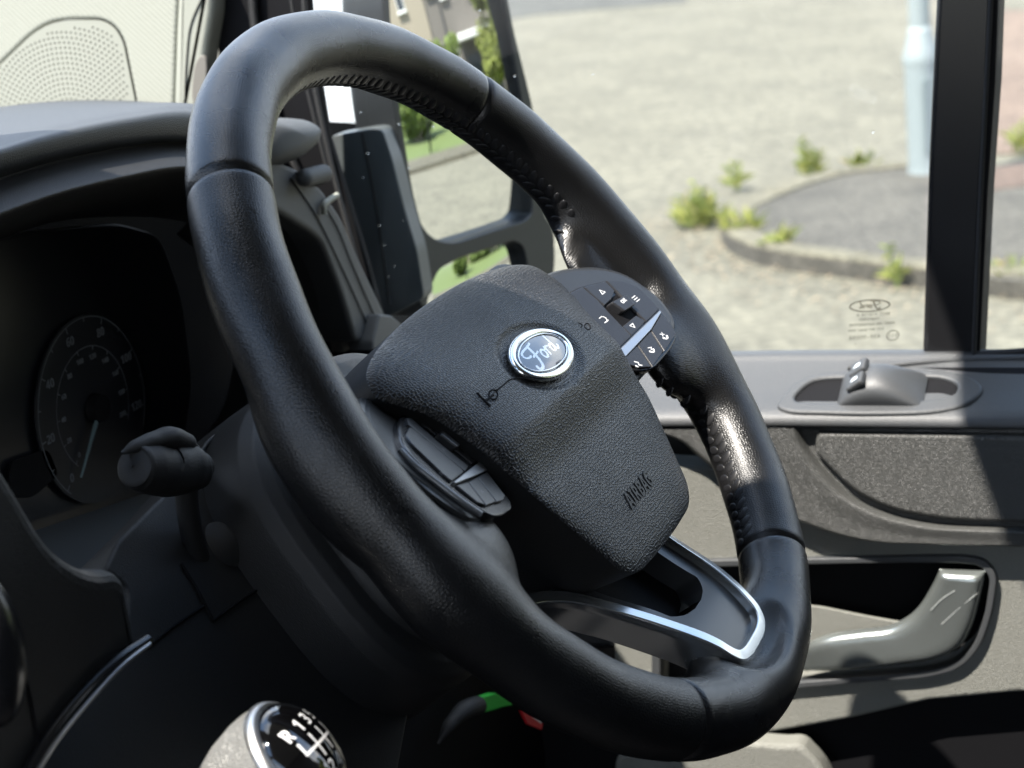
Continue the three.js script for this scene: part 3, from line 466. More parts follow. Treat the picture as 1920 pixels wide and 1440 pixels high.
  const U = smooth([[-0.088, -0.080], [-0.07, -0.0875], [-0.055, -0.098], [-0.046, -0.112], [-0.036, -0.138], [-0.0285, -0.155], [-0.0255, -0.1625], [-0.021, -0.1672], [-0.013, -0.1695], [0, -0.170]], 4, false); const full = [...U, ...U.slice(0, -1).reverse().map(([x, y]) => [-x, y])];
  const centre = new THREE.CatmullRomCurve3(full.map(([x, y]) => V(x, y, 0)));
  // cross-section: a flat bright band 3 mm wide in front and 17 mm deep
  const prof = rounded([[-0.003, 0], [0.003, 0], [0.004, -0.004], [0.005, -0.02], [-0.003, -0.02]], 0.0009, 3);
  part('chrome_frame', grid(120, prof.length, (u, v) => { const p = centre.getPoint(u), t = centre.getTangent(u), nrm = V(t.y, -t.x, 0), q = prof[Math.round(v * prof.length) % prof.length]; const o = p.clone().addScaledVector(nrm, q[0]); return V(o.x, o.y, lz(p.y) + q[1]); }, { closeV: true, flip: false, uvf: (u, v) => [u * 0.3, v * 0.05] }), std({ color: L(0.6, 0.61, 0.6), metalness: 0.9, roughness: 0.26, roughnessMap: rep(smudge, 0.05) }), lower);
  const halfW = (y) => { for (let i = 0; i + 1 < U.length; i++) if (U[i + 1][1] <= y) { const t = (U[i][1] - y) / (U[i][1] - U[i + 1][1] + 1e-9); return -lerp(U[i][0], U[i + 1][0], clamp(t)) - 0.0024; } return 0.004; };
  const hole = (y) => lerp(0.036, 0.0245, sstep(-0.094, -0.135, y)) * Math.pow(clamp((y + 0.1405) / 0.007), 0.35);
  const pm = std({ color: L(0.04, 0.042, 0.045), metalness: 0.3, roughness: 0.28 }), pv = (x, y) => V(x, y, lz(y) - 0.0045);
  part('plate', [grid(24, 40, (u, v) => { const y = lerp(-0.1404, -0.1672, u), w = halfW(y); return pv(lerp(-w, w, v), y); }, { flip: false }),
    ...[-1, 1].map((s) => grid(40, 8, (u, v) => { const y = lerp(-0.088, -0.1404, u); return pv(s * lerp(hole(y), halfW(y), v), y); })),
    ...[-1, 1].map((s) => grid(40, 4, (u, v) => { const y = lerp(-0.088, -0.1404, u), q = pv(s * hole(y), y); q.z -= v * 0.014; return q; }))], pm, lower);
  part('opening', lmap(slab([[-0.042, -0.085], [0.042, -0.085], [0.028, -0.145], [-0.028, -0.145]], 0.004, 0), -0.022), M.black, lower);
  // back shell
  const hub = out.map(([x, y]) => [x * 0.97, y * 0.96]);
  part('back_shell', grid(10, hub.length, (u, v) => { const q = hub[Math.round(v * hub.length) % hub.length], k = lerp(1.0, 0.62, u * u); return V(q[0] * k, (q[1] + 0.02) * k - 0.02, lerp(-0.022 - 0.3 * q[1] * 0.6, -0.085, u)); }, { closeV: true, flip: false, uvf: (u, v, p) => [p.x, p.y] }), M.plastic, wheel);
}

// ---------------------------------------------------------------- steering column shroud and stalks (same axes as the wheel)
{
  const o = thing('column_shroud', 'dark plastic steering column shroud behind the steering wheel', 'column shroud', [0, 1.5, 0]); o.rotation.x = wheel.rotation.x;
  const sec = (n, a, b, cx, cyy, e) => (t) => { const c = Math.cos(t), s = Math.sin(t); return [cx + a * Math.sign(c) * Math.abs(c) ** (2 / e), cyy + b * Math.sign(s) * Math.abs(s) ** (2 / e), n]; };
  const rings = [[-0.085, 0.072, 0.062], [-0.098, 0.080, 0.070], [-0.100, 0.088, 0.078], [-0.104, 0.0935, 0.0835], [-0.112, 0.096, 0.0865], [-0.14, 0.098, 0.088], [-0.16, 0.098, 0.088], [-0.175, 0.09, 0.085]];
  const g = grid((rings.length - 1) * 6, 96, (u, v) => { const q = u * (rings.length - 1), i = Math.min(Math.floor(q), rings.length - 2), t = q - i; const [n0, a0, b0] = rings[i], [n1, a1, b1] = rings[i + 1]; return V(...sec(lerp(n0, n1, t), lerp(a0, a1, t), lerp(b0, b1, t), 0, -0.02, 3)(v * 2 * Math.PI)); }, { closeV: true, flip: false, uvf: (u, v) => [u * 0.3, v * 0.55] });
  part('shroud', g, M.plastic, o);
  part('front_plate', new THREE.ShapeGeometry(shape(Array.from({ length: 64 }, (_, i) => { const p = sec(0, 0.074, 0.064, 0, -0.02, 3)(i / 64 * 2 * Math.PI); return [p[0], p[1]]; }))).translate(0, 0, -0.088), M.black, o);
}
{
  const b = [-0.088, 1.43, -0.1319];
  const o = thing('indicator_stalk', 'dark multi-function stalk with rounded twist end left of the steering column', 'stalk', b);
  const rel = (p) => p.map((c, i) => c - b[i]);
  const loft = (S, k, n) => loftTube(S.map(([p, a, c]) => [rel(p), a * 0.92, c * 0.92]), k, n);
  part('boot', new THREE.SphereGeometry(0.0105, 28, 20).scale(1.1, 1.35, 1.1).translate(...rel([-0.095, 1.437, -0.1263])), M.plasticSoft, o);
  part('arm', loft([[[-0.088, 1.429, -0.1271], 0.0075, 0.0075], [[-0.1, 1.427, -0.1273], 0.0075, 0.0078], [[-0.108, 1.433, -0.1279], 0.0062, 0.0075], [[-0.115, 1.451, -0.1259], 0.0056, 0.007], [[-0.12, 1.468, -0.1228], 0.0056, 0.007], [[-0.124, 1.481, -0.1193], 0.0056, 0.007]], 24, 60), M.plasticSoft, o);
  const head = part('twist_knob', loft([[[-0.108, 1.485, -0.117], 0.001, 0.001], [[-0.11, 1.485, -0.1172], 0.006, 0.0065], [[-0.115, 1.485, -0.1184], 0.0095, 0.0105], [[-0.124, 1.488, -0.1191], 0.0112, 0.0125], [[-0.135, 1.491, -0.1192], 0.0116, 0.0128], [[-0.1385, 1.492, -0.1193], 0.0114, 0.0126], [[-0.1395, 1.493, -0.1195], 0.0104, 0.0116], [[-0.1405, 1.493, -0.1196], 0.0113, 0.0125], [[-0.15, 1.497, -0.1196], 0.0112, 0.0122], [[-0.1575, 1.5, -0.1195], 0.0098, 0.0108], [[-0.1605, 1.501, -0.1195], 0.0085, 0.0094], [[-0.162, 1.502, -0.1192], 0.0005, 0.0005]], 36, 140), M.plasticSoft, o);
  part('ridge', loft([[[-0.116, 1.495, -0.1151], 0.001, 0.001], [[-0.122, 1.499, -0.1169], 0.0048, 0.0048], [[-0.135, 1.506, -0.1166], 0.0062, 0.0052], [[-0.145, 1.508, -0.1182], 0.0048, 0.004], [[-0.156, 1.509, -0.12], 0.0036, 0.003], [[-0.163, 1.508, -0.123], 0.001, 0.001]], 16, 40), M.plasticSoft, head);
}
{
  const p0 = [0.115, 1.516, -0.0564]; const o = thing('wiper_stalk', 'small dark stalk tip showing just above the airbag cover', 'stalk', p0);
  const q = (p) => p.map((c, i) => c - p0[i]);
  part('stalk_arm', loftTube([[q([0.05, 1.512, -0.0437]), 0.007, 0.007], [q([0.1, 1.512, -0.0541]), 0.008, 0.008], [q([0.125, 1.513, -0.059]), 0.0095, 0.008], [q([0.14, 1.509, -0.0603]), 0.004, 0.004]], 16, 24), M.ventGrey, o);
}

// ---------------------------------------------------------------- dashboard
const dash = thing('dashboard', 'dark grain dashboard with hood over the instruments', 'dashboard', [0, 0, 0]);
{
  // hood: top, rolled lip, recessed face, lower ledge and the cave below, swept across the car
  const rows = [
    [[[0.4219, 1.586, -0.62], [0.537, 1.576, -0.62], [0.6593, 1.559, -0.62], [0.7453, 1.543, -0.62], [0.9242, 1.496, -0.62]], 0], [[[0.1885, 1.614, -0.44], [0.2816, 1.607, -0.44], [0.3802, 1.593, -0.44], [0.4494, 1.579, -0.44], [0.5754, 1.545, -0.44]], 0], [[[-0.0752, 1.63, -0.24], [-0.0057, 1.629, -0.24], [0.0632, 1.625, -0.24], [0.1203, 1.619, -0.24], [0.1944, 1.602, -0.24]], 0], [[[-0.113, 1.629, -0.212], [-0.0465, 1.63, -0.212], [0.0191, 1.627, -0.212], [0.0735, 1.622, -0.212], [0.144, 1.606, -0.212]], 0], [[[-0.1254, 1.628, -0.203], [-0.0603, 1.628, -0.203], [0.0042, 1.625, -0.203], [0.0578, 1.62, -0.203], [0.127, 1.605, -0.203]], 0],
    [[[-0.1258, 1.622, -0.204], [-0.0608, 1.621, -0.204], [0.0032, 1.617, -0.204], [0.0563, 1.61, -0.204], [0.1256, 1.594, -0.204]], 0], [[[-0.1143, 1.615, -0.214], [-0.0479, 1.615, -0.214], [0.0175, 1.611, -0.214], [0.0717, 1.604, -0.214], [0.1421, 1.587, -0.214]], 1], [[[-0.116, 1.614, -0.213], [-0.0497, 1.614, -0.213], [0.0156, 1.61, -0.213], [0.0698, 1.603, -0.213], [0.14, 1.586, -0.213]], 1], [[[-0.1463, 1.607, -0.192], [-0.0823, 1.608, -0.192], [-0.0193, 1.605, -0.192], [0.033, 1.6, -0.192], [0.1, 1.582, -0.192]], 0], [[[-0.1524, 1.605, -0.188], [-0.0887, 1.606, -0.188], [-0.0262, 1.603, -0.188], [0.0258, 1.598, -0.188], [0.0923, 1.581, -0.188]], 0], [[[-0.147, 1.6, -0.193], [-0.0827, 1.602, -0.193], [-0.0194, 1.599, -0.193], [0.0331, 1.594, -0.193], [0.0999, 1.575, -0.193]], 0], [[[-0.1134, 1.591, -0.22], [-0.0455, 1.593, -0.22], [0.0212, 1.591, -0.22], [0.0766, 1.586, -0.22], [0.147, 1.566, -0.22]], 0], [[[0.0371, 1.555, -0.34], [0.1194, 1.554, -0.34], [0.1982, 1.541, -0.34], [0.263, 1.524, -0.34], [0.3528, 1.484, -0.34]], 0]];
  const strips = [[0, 6], [6, 7], [7, 12]];
  const row = (k) => { const a = rows[k][0].map((p) => V(...p)), s = a[1].clone().sub(a[0]).normalize(); a.unshift(a[0].clone().add(V(-0.16, s.y / s.x * -0.1, 0)), ); a.unshift(a[0].clone().add(V(-0.22, -0.02, 0))); return new THREE.CatmullRomCurve3(a, false, 'centripetal'); };
  const curves = rows.map((_, k) => row(k));
  const strip = (a, b) => grid(80, (b - a) * 6, (u, v) => { const pts = []; for (let k = a; k <= b; k++) pts.push(curves[k].getPoint(u)); return pts.length > 2 ? new THREE.CatmullRomCurve3(pts, false, 'centripetal').getPoint(v) : pts[0].lerp(pts[1], v); }, { flip: false, uvf: (u, v, p) => [p.x, p.y - p.z] });
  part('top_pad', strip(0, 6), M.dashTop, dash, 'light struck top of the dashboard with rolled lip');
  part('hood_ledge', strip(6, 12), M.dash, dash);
  // the cave round the instruments, and the wall behind
  part('recess_back', onZ(slab([[0.0238, 1.626], [0.378, 1.581], [0.7643, 1.512], [0.8216, 1.256], [0.784, 0.9265], [-0.063, 1.331]], 0.02, 0), -0.40), M.black, dash);
  part('recess_side', grid(20, 6, (u, v) => { const a = [[0.2826, 1.512, -0.36], [0.3371, 1.469, -0.36], [0.3388, 1.421, -0.36], [0.3114, 1.381, -0.36], [0.2527, 1.36, -0.36]], b = [[0.1305, 1.575, -0.22], [0.1944, 1.517, -0.22], [0.2099, 1.469, -0.22], [0.1697, 1.432, -0.22], [0.1138, 1.43, -0.22]]; const A = new THREE.CatmullRomCurve3(a.map((p) => V(...p))).getPoint(u), B = new THREE.CatmullRomCurve3(b.map((p) => V(...p))).getPoint(u); return A.lerp(B, v); }, { uvf: (u, v) => [u * 0.2, v * 0.1] }), M.plastic, dash);
  // tray under the instruments, catching light
  part('recess_floor', grid(16, 6, (u, v) => { const A = V(...[0.0216, 1.391, -0.335]).lerp(V(...[0.1969, 1.363, -0.335]), u), B = V(...[-0.0999, 1.417, -0.215]).lerp(V(...[0.0065, 1.404, -0.215]), u); return A.lerp(B, v); }, { flip: true, uvf: (u, v, p) => [p.x, p.z] }), M.ventGrey, dash);
  // panel round the column
  const cp = (pts, z, d, bev, mat, nm, label) => part(nm, onZ(slab(pts, d, bev), z), mat, dash, label);
  const CN = V(0, 0.5511, 0.8344), CO = V(0, 1.5 - 0.135 * 0.5511, -0.135 * 0.8344), CF = frame(CO, V(1, 0, 0), V(0, 0.8344, -0.5511)), CI = CF.clone().invert();
  const cl = (ps) => ps.map((p) => { const q = V(...p).applyMatrix4(CI); return [q.x, q.y]; });
  part('column_surround', slab(rounded(cl([[-0.172, 1.459, -0.1348], [-0.1534, 1.465, -0.1386], [-0.1074, 1.47, -0.1417], [-0.0719, 1.475, -0.1451], [-0.0566, 1.478, -0.147], [-0.0004, 1.478, -0.1473], [0.1097, 1.464, -0.1376], [0.117, 1.442, -0.1238], [0.0173, 1.352, -0.0641], [-0.0556, 1.343, -0.0577], [-0.1649, 1.304, -0.0325], [-0.3354, 1.401, -0.0963], [-0.3118, 1.415, -0.106], [-0.2447, 1.426, -0.1128], [-0.1906, 1.433, -0.1175], [-0.1669, 1.449, -0.1281]]), 0.004), 0.03, 0.002).applyMatrix4(CF), M.plasticSoft, dash);
  const seam = (pts, nm = 'seam') => part(nm, tube(pts, 0.0007, 20, 6), M.black, dash);
  seam([[-0.1802, 1.428, -0.1137], [-0.1576, 1.428, -0.1136], [-0.1335, 1.427, -0.113]]); seam([[-0.1358, 1.421, -0.1087], [-0.1075, 1.42, -0.1081], [-0.077, 1.418, -0.1072]]); seam([[-0.1296, 1.445, -0.1246], [-0.1318, 1.433, -0.1166], [-0.1358, 1.421, -0.1087]]);
  part('edge_trim', tube([[-0.0712, 1.475, -0.1444], [-0.0566, 1.478, -0.1465], [-0.0309, 1.478, -0.1465], [-0.0015, 1.478, -0.1467]], 0.001, 24, 8), M.plasticSoft, dash);
  // leather grained panel at the left, nearer
  const bol = [...rounded([[-0.3147, 1.575], [-0.3035, 1.564], [-0.2909, 1.545], [-0.2832, 1.528], [-0.2761, 1.514], [-0.2646, 1.501], [-0.2514, 1.492], [-0.2391, 1.488], [-0.2338, 1.483], [-0.2334, 1.477], [-0.2323, 1.46], [-0.2349, 1.451], [-0.262, 1.45], [-0.2912, 1.445], [-0.3136, 1.436], [-0.3305, 1.421], [-0.3604, 1.438]], [0, 0, .02, .02, .02, .02, .01, .008, .008, .01, .01, .003, 0.01, .01, 0, 0, 0])];
  cp(bol, -0.08, 0.06, 0.007, M.dash, 'bolster', 'leather grained panel beside the instruments');
  part('bolster_seam', tube([[-0.31, 1.514, -0.0793], [-0.3055, 1.499, -0.0793], [-0.3041, 1.48, -0.0793], [-0.3032, 1.462, -0.0793], [-0.3036, 1.449, -0.0793]], 0.0006, 30, 6), M.black, dash);
  part('trim_strip', tube([[-0.2326, 1.456, -0.077], [-0.2517, 1.457, -0.077], [-0.274, 1.455, -0.077], [-0.2977, 1.45, -0.077], [-0.3194, 1.441, -0.077]], 0.0028, 40, 10), M.gloss, dash);
  part('trim_edge', tube([[-0.2367, 1.457, -0.073], [-0.2555, 1.457, -0.073], [-0.2778, 1.454, -0.073], [-0.3011, 1.449, -0.073], [-0.322, 1.441, -0.073]], 0.0008, 40, 8), M.silverPaint, dash);
  part('vent_ring', new THREE.SphereGeometry(1, 40, 30).scale(0.013, 0.028, 0.013).translate(...[-0.3303, 1.497, -0.072]), M.gloss, dash);
  part('lower_panel', onZ(slab([[0.0202, 1.326], [-0.1271, 1.312], [-0.1618, 1.264], [0.3176, 0.9677], [0.4196, 1.107], [0.1799, 1.298]], 0.01, 0.002), -0.3), M.black, dash);
  part('knee_panel', onZ(slab(rounded([[0.0942, 1.336], [0.3073, 1.251], [0.6232, 1.111], [0.7404, 1.029], [0.7402, 0.9631], [0.6619, 0.9255], [0.6426, 0.7652], [0.0385, 1.145]], 0.01), 0.02, 0.004), -0.175), M.black, dash);
  part('body', [new RoundedBoxGeometry(1.2, 0.5, 0.7, 3, 0.03).translate(-0.72, 1.27, -0.72), new RoundedBoxGeometry(1.7, 0.9, 0.1, 2, 0.02).translate(-0.4, 0.98, -0.62)], M.dash, dash);
  // right hand end: vent panel, end cap, roller
  const vp = rounded([[0.2397, 1.567], [0.2745, 1.561], [0.3035, 1.549], [0.3323, 1.531], [0.3557, 1.507], [0.372, 1.478], [0.4103, 1.418], [0.381, 1.409], [0.3539, 1.416], [0.341, 1.456], [0.3226, 1.495], [0.309, 1.505], [0.2651, 1.529], [0.2316, 1.539]], [0.01, 0.004, 0.006, 0.006, .01, .01, .006, .004, .002, .01, .008, .01, .01, 0]);
  part('vent_panel', onZ(slab(vp, 0.03, 0.004), -0.27), M.ventGrey, dash);
  for (const pts of [[[0.2879, 1.546, -0.2693], [0.3152, 1.517, -0.2693], [0.3444, 1.473, -0.2693], [0.3743, 1.422, -0.2693]], [[0.3332, 1.516, -0.2693], [0.3457, 1.501, -0.2693], [0.3624, 1.469, -0.2693], [0.3904, 1.42, -0.2693]]]) part('groove', tube(pts, 0.0005, 30, 6), M.black, dash);
  const domeOn = (pts, z0, h, e = 0.55) => { const c = pts.reduce((a, q) => [a[0] + q[0] / pts.length, a[1] + q[1] / pts.length], [0, 0]); return grid(20, pts.length, (u, v) => { const q = pts[Math.round(v * pts.length) % pts.length], k = Math.sin(u * Math.PI / 2); return V(c[0] + (q[0] - c[0]) * k, c[1] + (q[1] - c[1]) * k, z0 + h * Math.pow(Math.max(0, 1 - k * k), e)); }, { closeV: true, uvf: (u, v, p) => [p.x, p.y] }); };
  part('end_cap', domeOn(smooth([[0.2572, 1.587], [0.2821, 1.587], [0.3087, 1.583], [0.3278, 1.578], [0.3389, 1.571], [0.3337, 1.564], [0.3176, 1.559], [0.2977, 1.556], [0.2735, 1.557], [0.2503, 1.564]], 5), -0.275, 0.018), M.ventGrey, dash, 'rounded grey end cap of the dashboard');
  part('thumb_roller', capsule([0.2944, 1.545, -0.262], [0.3211, 1.543, -0.262], 0.0062, 14), M.ventGrey, dash);
  part('vent_mouth', onZ(slab(rounded([[0.2949, 1.549], [0.3335, 1.544], [0.3355, 1.533], [0.31, 1.536]], 0.004), 0.004, 0.001), -0.2685), M.black, dash);
  part('chrome_tab', tube([[0.3246, 1.514, -0.267], [0.3255, 1.52, -0.267], [0.3353, 1.522, -0.267], [0.3474, 1.523, -0.267]], 0.0022, 20, 8), M.trimPlain, dash);
  part('carpet_strip', onZ(slab([[0.3396, 1.493], [0.3553, 1.482], [0.3728, 1.459], [0.4024, 1.403], [0.3578, 1.407], [0.3506, 1.448]], 0.01, 0.001), -0.283), std({ color: L(0.2, 0.19, 0.16), roughness: 0.95, bumpMap: rep(pebbleTex, 0.02), bumpScale: 0.0015 }), dash, 'grey felt strip beside the vent panel');
  part('side_shelf', onZ(slab(rounded([[0.3609, 1.414], [0.3768, 1.43], [0.3965, 1.424], [0.4169, 1.41], [0.3588, 1.407]], 0.002), 0.02, 0.002), -0.26), M.ventGrey, dash);
}
// instruments
{
  const o = thing('instrument_cluster', 'dark instrument cluster with a round speedometer in shade', 'instrument cluster', [0.1221, 1.438, -0.34]);
  const c = [0.1221, 1.438, -0.34], rel = (p) => [p[0] - c[0], p[1] - c[1]];
  part('panel', slab(rounded([[-0.053, 1.55], [0.0193, 1.559], [0.0971, 1.553], [0.1914, 1.539], [0.2379, 1.521], [0.2531, 1.474], [0.2502, 1.415], [0.223, 1.371], [0.1806, 1.348], [0.0338, 1.373], [-0.1022, 1.383]].map(rel), 0.015), 0.01, 0.002).translate(0, 0, -0.004), std({ color: L(0.011, 0.012, 0.015), roughness: 0.3 }), o);
  const dx = 0.005, R = 0.0565, ink = std({ color: L(0.13, 0.14, 0.15), roughness: 0.7 });
  const dial = part('dial', new THREE.CylinderGeometry(R + 0.002, R + 0.002, 0.0012, 72).rotateX(Math.PI / 2).translate(dx, -0.002, -0.0002), std({ color: L(0.009, 0.01, 0.013), roughness: 0.45 }), o);
  const arc = (r, w, a0, a1) => new THREE.RingGeometry(r - w / 2, r + w / 2, 90, 1, a0, a1 - a0).translate(dx, -0.002, 0.0006);
  part('scale_ring', arc(R, 0.0007, -0.5, 4.0), ink, dial); part('scale_ring', arc(R * 0.68, 0.0006, -0.5, 4.0), ink, dial);
  const D = Math.PI / 180;
  for (let m = 0; m <= 120; m += 10) { const a = (225 - 2 * m) * D, l = m % 20 ? 0.0025 : 0.004; part('tick', new THREE.BoxGeometry(l, 0.0007, 0.0002).translate(R - l / 2, 0, 0).rotateZ(a).translate(dx, -0.002, 0.0007), ink, dial); }
  for (let m = 0; m <= 120; m += 20) { const a = (225 - 2 * m) * D; part('numeral', text(String(m), 0.0054, 0.0002).translate(dx + Math.cos(a) * (R - 0.009), -0.002 + Math.sin(a) * (R - 0.009), 0.0006), ink, dial); }
  for (let k = 0; k <= 200; k += 20) { const a = (225 - 2 * k / 1.609) * D, r = R * 0.68; part('tick', new THREE.BoxGeometry(0.0025, 0.0005, 0.0002).translate(r - 0.00125, 0, 0).rotateZ(a).translate(dx, -0.002, 0.0007), ink, dial); part('numeral', text(String(k), 0.0032, 0.0002).translate(dx + Math.cos(a) * (r - 0.0065), -0.002 + Math.sin(a) * (r - 0.0065), 0.0006), ink, dial); }
  const nd = new THREE.Group(); nd.name = 'needle'; o.add(nd);
  part('needle_hub', new THREE.CylinderGeometry(0.0085, 0.0095, 0.006, 36).rotateX(Math.PI / 2).translate(dx, -0.002, 0.004), M.black, nd);
  part('pointer', slab([[0.006, 0.0013], [0.006, -0.0013], [0.046, -0.0004], [0.046, 0.0004]], 0.0012, 0).rotateZ(228 * D).translate(dx, -0.002, 0.0058), std({ color: L(0.13, 0.19, 0.2), roughness: 0.4 }), nd);
  part('fuel_display', slab(rounded([[0.0404, 1.431], [0.0765, 1.427], [0.0821, 1.408], [0.0533, 1.404], [0.0344, 1.411]].map(rel), 0.006), 0.002, 0.0004).translate(0, 0, 0.0004), M.black, o);
}
// gear knob
{
  const p = [-0.25, 1.417, -0.0138]; const o = thing('gear_knob', 'silver grained gear knob with glossy black shift pattern cap at bottom left', 'gear knob', p);
  const ax = V(0.193, 0.613, 0.767).normalize(); // the cap's axis
  const side = V(1, 0, 0).addScaledVector(ax, -ax.x).normalize(), upv = ax.clone().cross(side);
  const F = new THREE.Matrix4().makeBasis(side, upv, ax);
  const lathe = (pts, sx = 1, sy = 1) => new THREE.LatheGeometry(pts.map((q) => V2(...q)), 64).rotateX(Math.PI / 2).scale(sx, sy, 1).applyMatrix4(F);
  const grip = std({ color: L(0.2, 0.2, 0.19), roughness: 0.42, metalness: 0.35, bumpMap: rep(leatherTex, 0.045), bumpScale: 0.0004 });
  const body = lathe([[0.012, -0.055], [0.016, -0.042], [0.0205, -0.028], [0.0238, -0.016], [0.0252, -0.006], [0.0252, 0.0], [0.0246, 0.004]]); { const uv = body.attributes.uv; for (let i = 0; i < uv.count; i++) uv.setXY(i, uv.getX(i) * 0.158, uv.getY(i) * 0.065); }
  part('grip', body, grip, o);
  part('ring', lathe([[0.0246, 0.0038], [0.0249, 0.0048], [0.0247, 0.0064], [0.0238, 0.0078], [0.0226, 0.0086], [0.0216, 0.0086], [0.0216, 0.006]]), M.satin, o);
  const ct = canvasTex(1024, 1024, (c) => {
    c.fillStyle = '#060607'; c.fillRect(0, 0, 1024, 1024); c.strokeStyle = c.fillStyle = '#f2f2f2'; c.lineWidth = 26; c.lineCap = 'butt'; const X = [220, 420, 600, 780], y0 = 410, y1 = 650, ym = 530;
    c.font = 'bold 175px sans-serif'; c.textAlign = 'center'; c.textBaseline = 'middle';
    c.beginPath(); c.moveTo(X[0], y0); c.lineTo(X[0], ym); c.lineTo(X[3], ym); for (const x of X.slice(1)) { c.moveTo(x, y0); c.lineTo(x, y1); } c.stroke();
    ['R', '1', '3', '5'].forEach((t, i) => c.fillText(t, X[i], y0 - 105)); ['2', '4', '6'].forEach((t, i) => c.fillText(t, X[i + 1], y1 + 105));
  });
  const cap = grid(24, 64, (u, v) => { const t = v * 2 * Math.PI, r = 0.0218 * Math.sin(u * Math.PI / 2); return V(Math.cos(t) * r, Math.sin(t) * r, 0.0078 + 0.0105 * Math.cos(u * Math.PI / 2)).applyMatrix4(F); }, { closeV: true, uvf: (u, v) => { const t = v * 2 * Math.PI, r = 0.5 * Math.sin(u * Math.PI / 2); return [0.5 + Math.cos(t) * r, 0.5 + Math.sin(t) * r]; } });
  part('cap', cap, std({ color: L(1, 1, 1), map: ct, roughness: 0.05, clearcoat: 1, clearcoatRoughness: 0.02 }), o);
  part('shaft', capsule(V(0, 0, -0.05).applyMatrix4(F).toArray(), V(0, 0, -0.13).applyMatrix4(F).toArray(), 0.009), M.black, o);
}
// lever with a bright green end, red tag, pedal
{
  const p0 = [0.2153, 1.197, -0.16]; const q = (p) => p.map((c, i) => c - p0[i]);
  const o = thing('release_lever', 'curved black lever with a bright green tip below the steering column', 'lever', p0);
  part('lever_arm', loftTube([[q([0.1801, 1.196, -0.16]), 0.001, 0.001], [q([0.1914, 1.205, -0.155]), 0.005, 0.004], [q([0.2075, 1.208, -0.15]), 0.0075, 0.0055], [q([0.22, 1.205, -0.147]), 0.007, 0.006]], 16, 24), M.plasticSoft, o);
  part('green_tip', slab(rounded([[0.2198, 1.209], [0.2528, 1.198], [0.2797, 1.177], [0.2496, 1.187], [0.2169, 1.199]].map((a) => [a[0] - p0[0], a[1] - p0[1]]), 0.002), 0.006, 0.0012).translate(0, 0, 0.012), std({ color: L(0.03, 0.5, 0.05), roughness: 0.5, bumpMap: rep(fineTex, 0.03), bumpScale: 0.0005 }), o, 'bright green tip of the lever');
  const r0 = [0.2667, 1.172, -0.13]; const t = thing('warning_tag', 'small red and white tag peeping out under the steering wheel rim', 'tag', r0);
  const rel = (a) => [a[0] - r0[0], a[1] - r0[1]];
  part('red_face', slab([[0.2509, 1.187], [0.286, 1.16], [0.2829, 1.157], [0.2594, 1.173]].map(rel), 0.002, 0.0003), std({ color: L(0.6, 0.01, 0.02), roughness: 0.5 }), t);
  part('white_print', slab([[0.2664, 1.175], [0.2826, 1.164], [0.282, 1.162]].map(rel), 0.0005, 0).translate(0, 0, 0.0006), std({ color: L(0.8, 0.75, 0.74), roughness: 0.6 }), t);
  const f0 = [0.4633, 1.031, -0.16]; const f = thing('embossed_panel', 'small dark panel with faint raised marks below the rim beside the door', 'panel', f0);
  const rf = (a) => [a[0] - f0[0], a[1] - f0[1]];
  part('panel_face', slab(rounded([[0.4056, 1.097], [0.4689, 1.06], [0.461, 0.9746], [0.3916, 1.014]].map(rf), 0.003), 0.008, 0.002), M.rubber, f);
  for (const pts of [[[0.4227, 1.069, -0.1598], [0.4476, 1.06, -0.1598]], [[0.4156, 1.063, -0.1598], [0.4526, 1.053, -0.1598]], [[0.4197, 1.059, -0.1598], [0.4194, 1.049, -0.1598]], [[0.4413, 1.052, -0.1598], [0.4413, 1.042, -0.1598]], [[0.4286, 1.072, -0.1598], [0.4418, 1.067, -0.1598]], [[0.416, 1.091, -0.1598], [0.4149, 1.052, -0.1598]]]) part('rib', tube(pts.map((a) => a.map((c, i) => c - f0[i])), 0.0009, 8, 6), M.ventGrey, f);
}
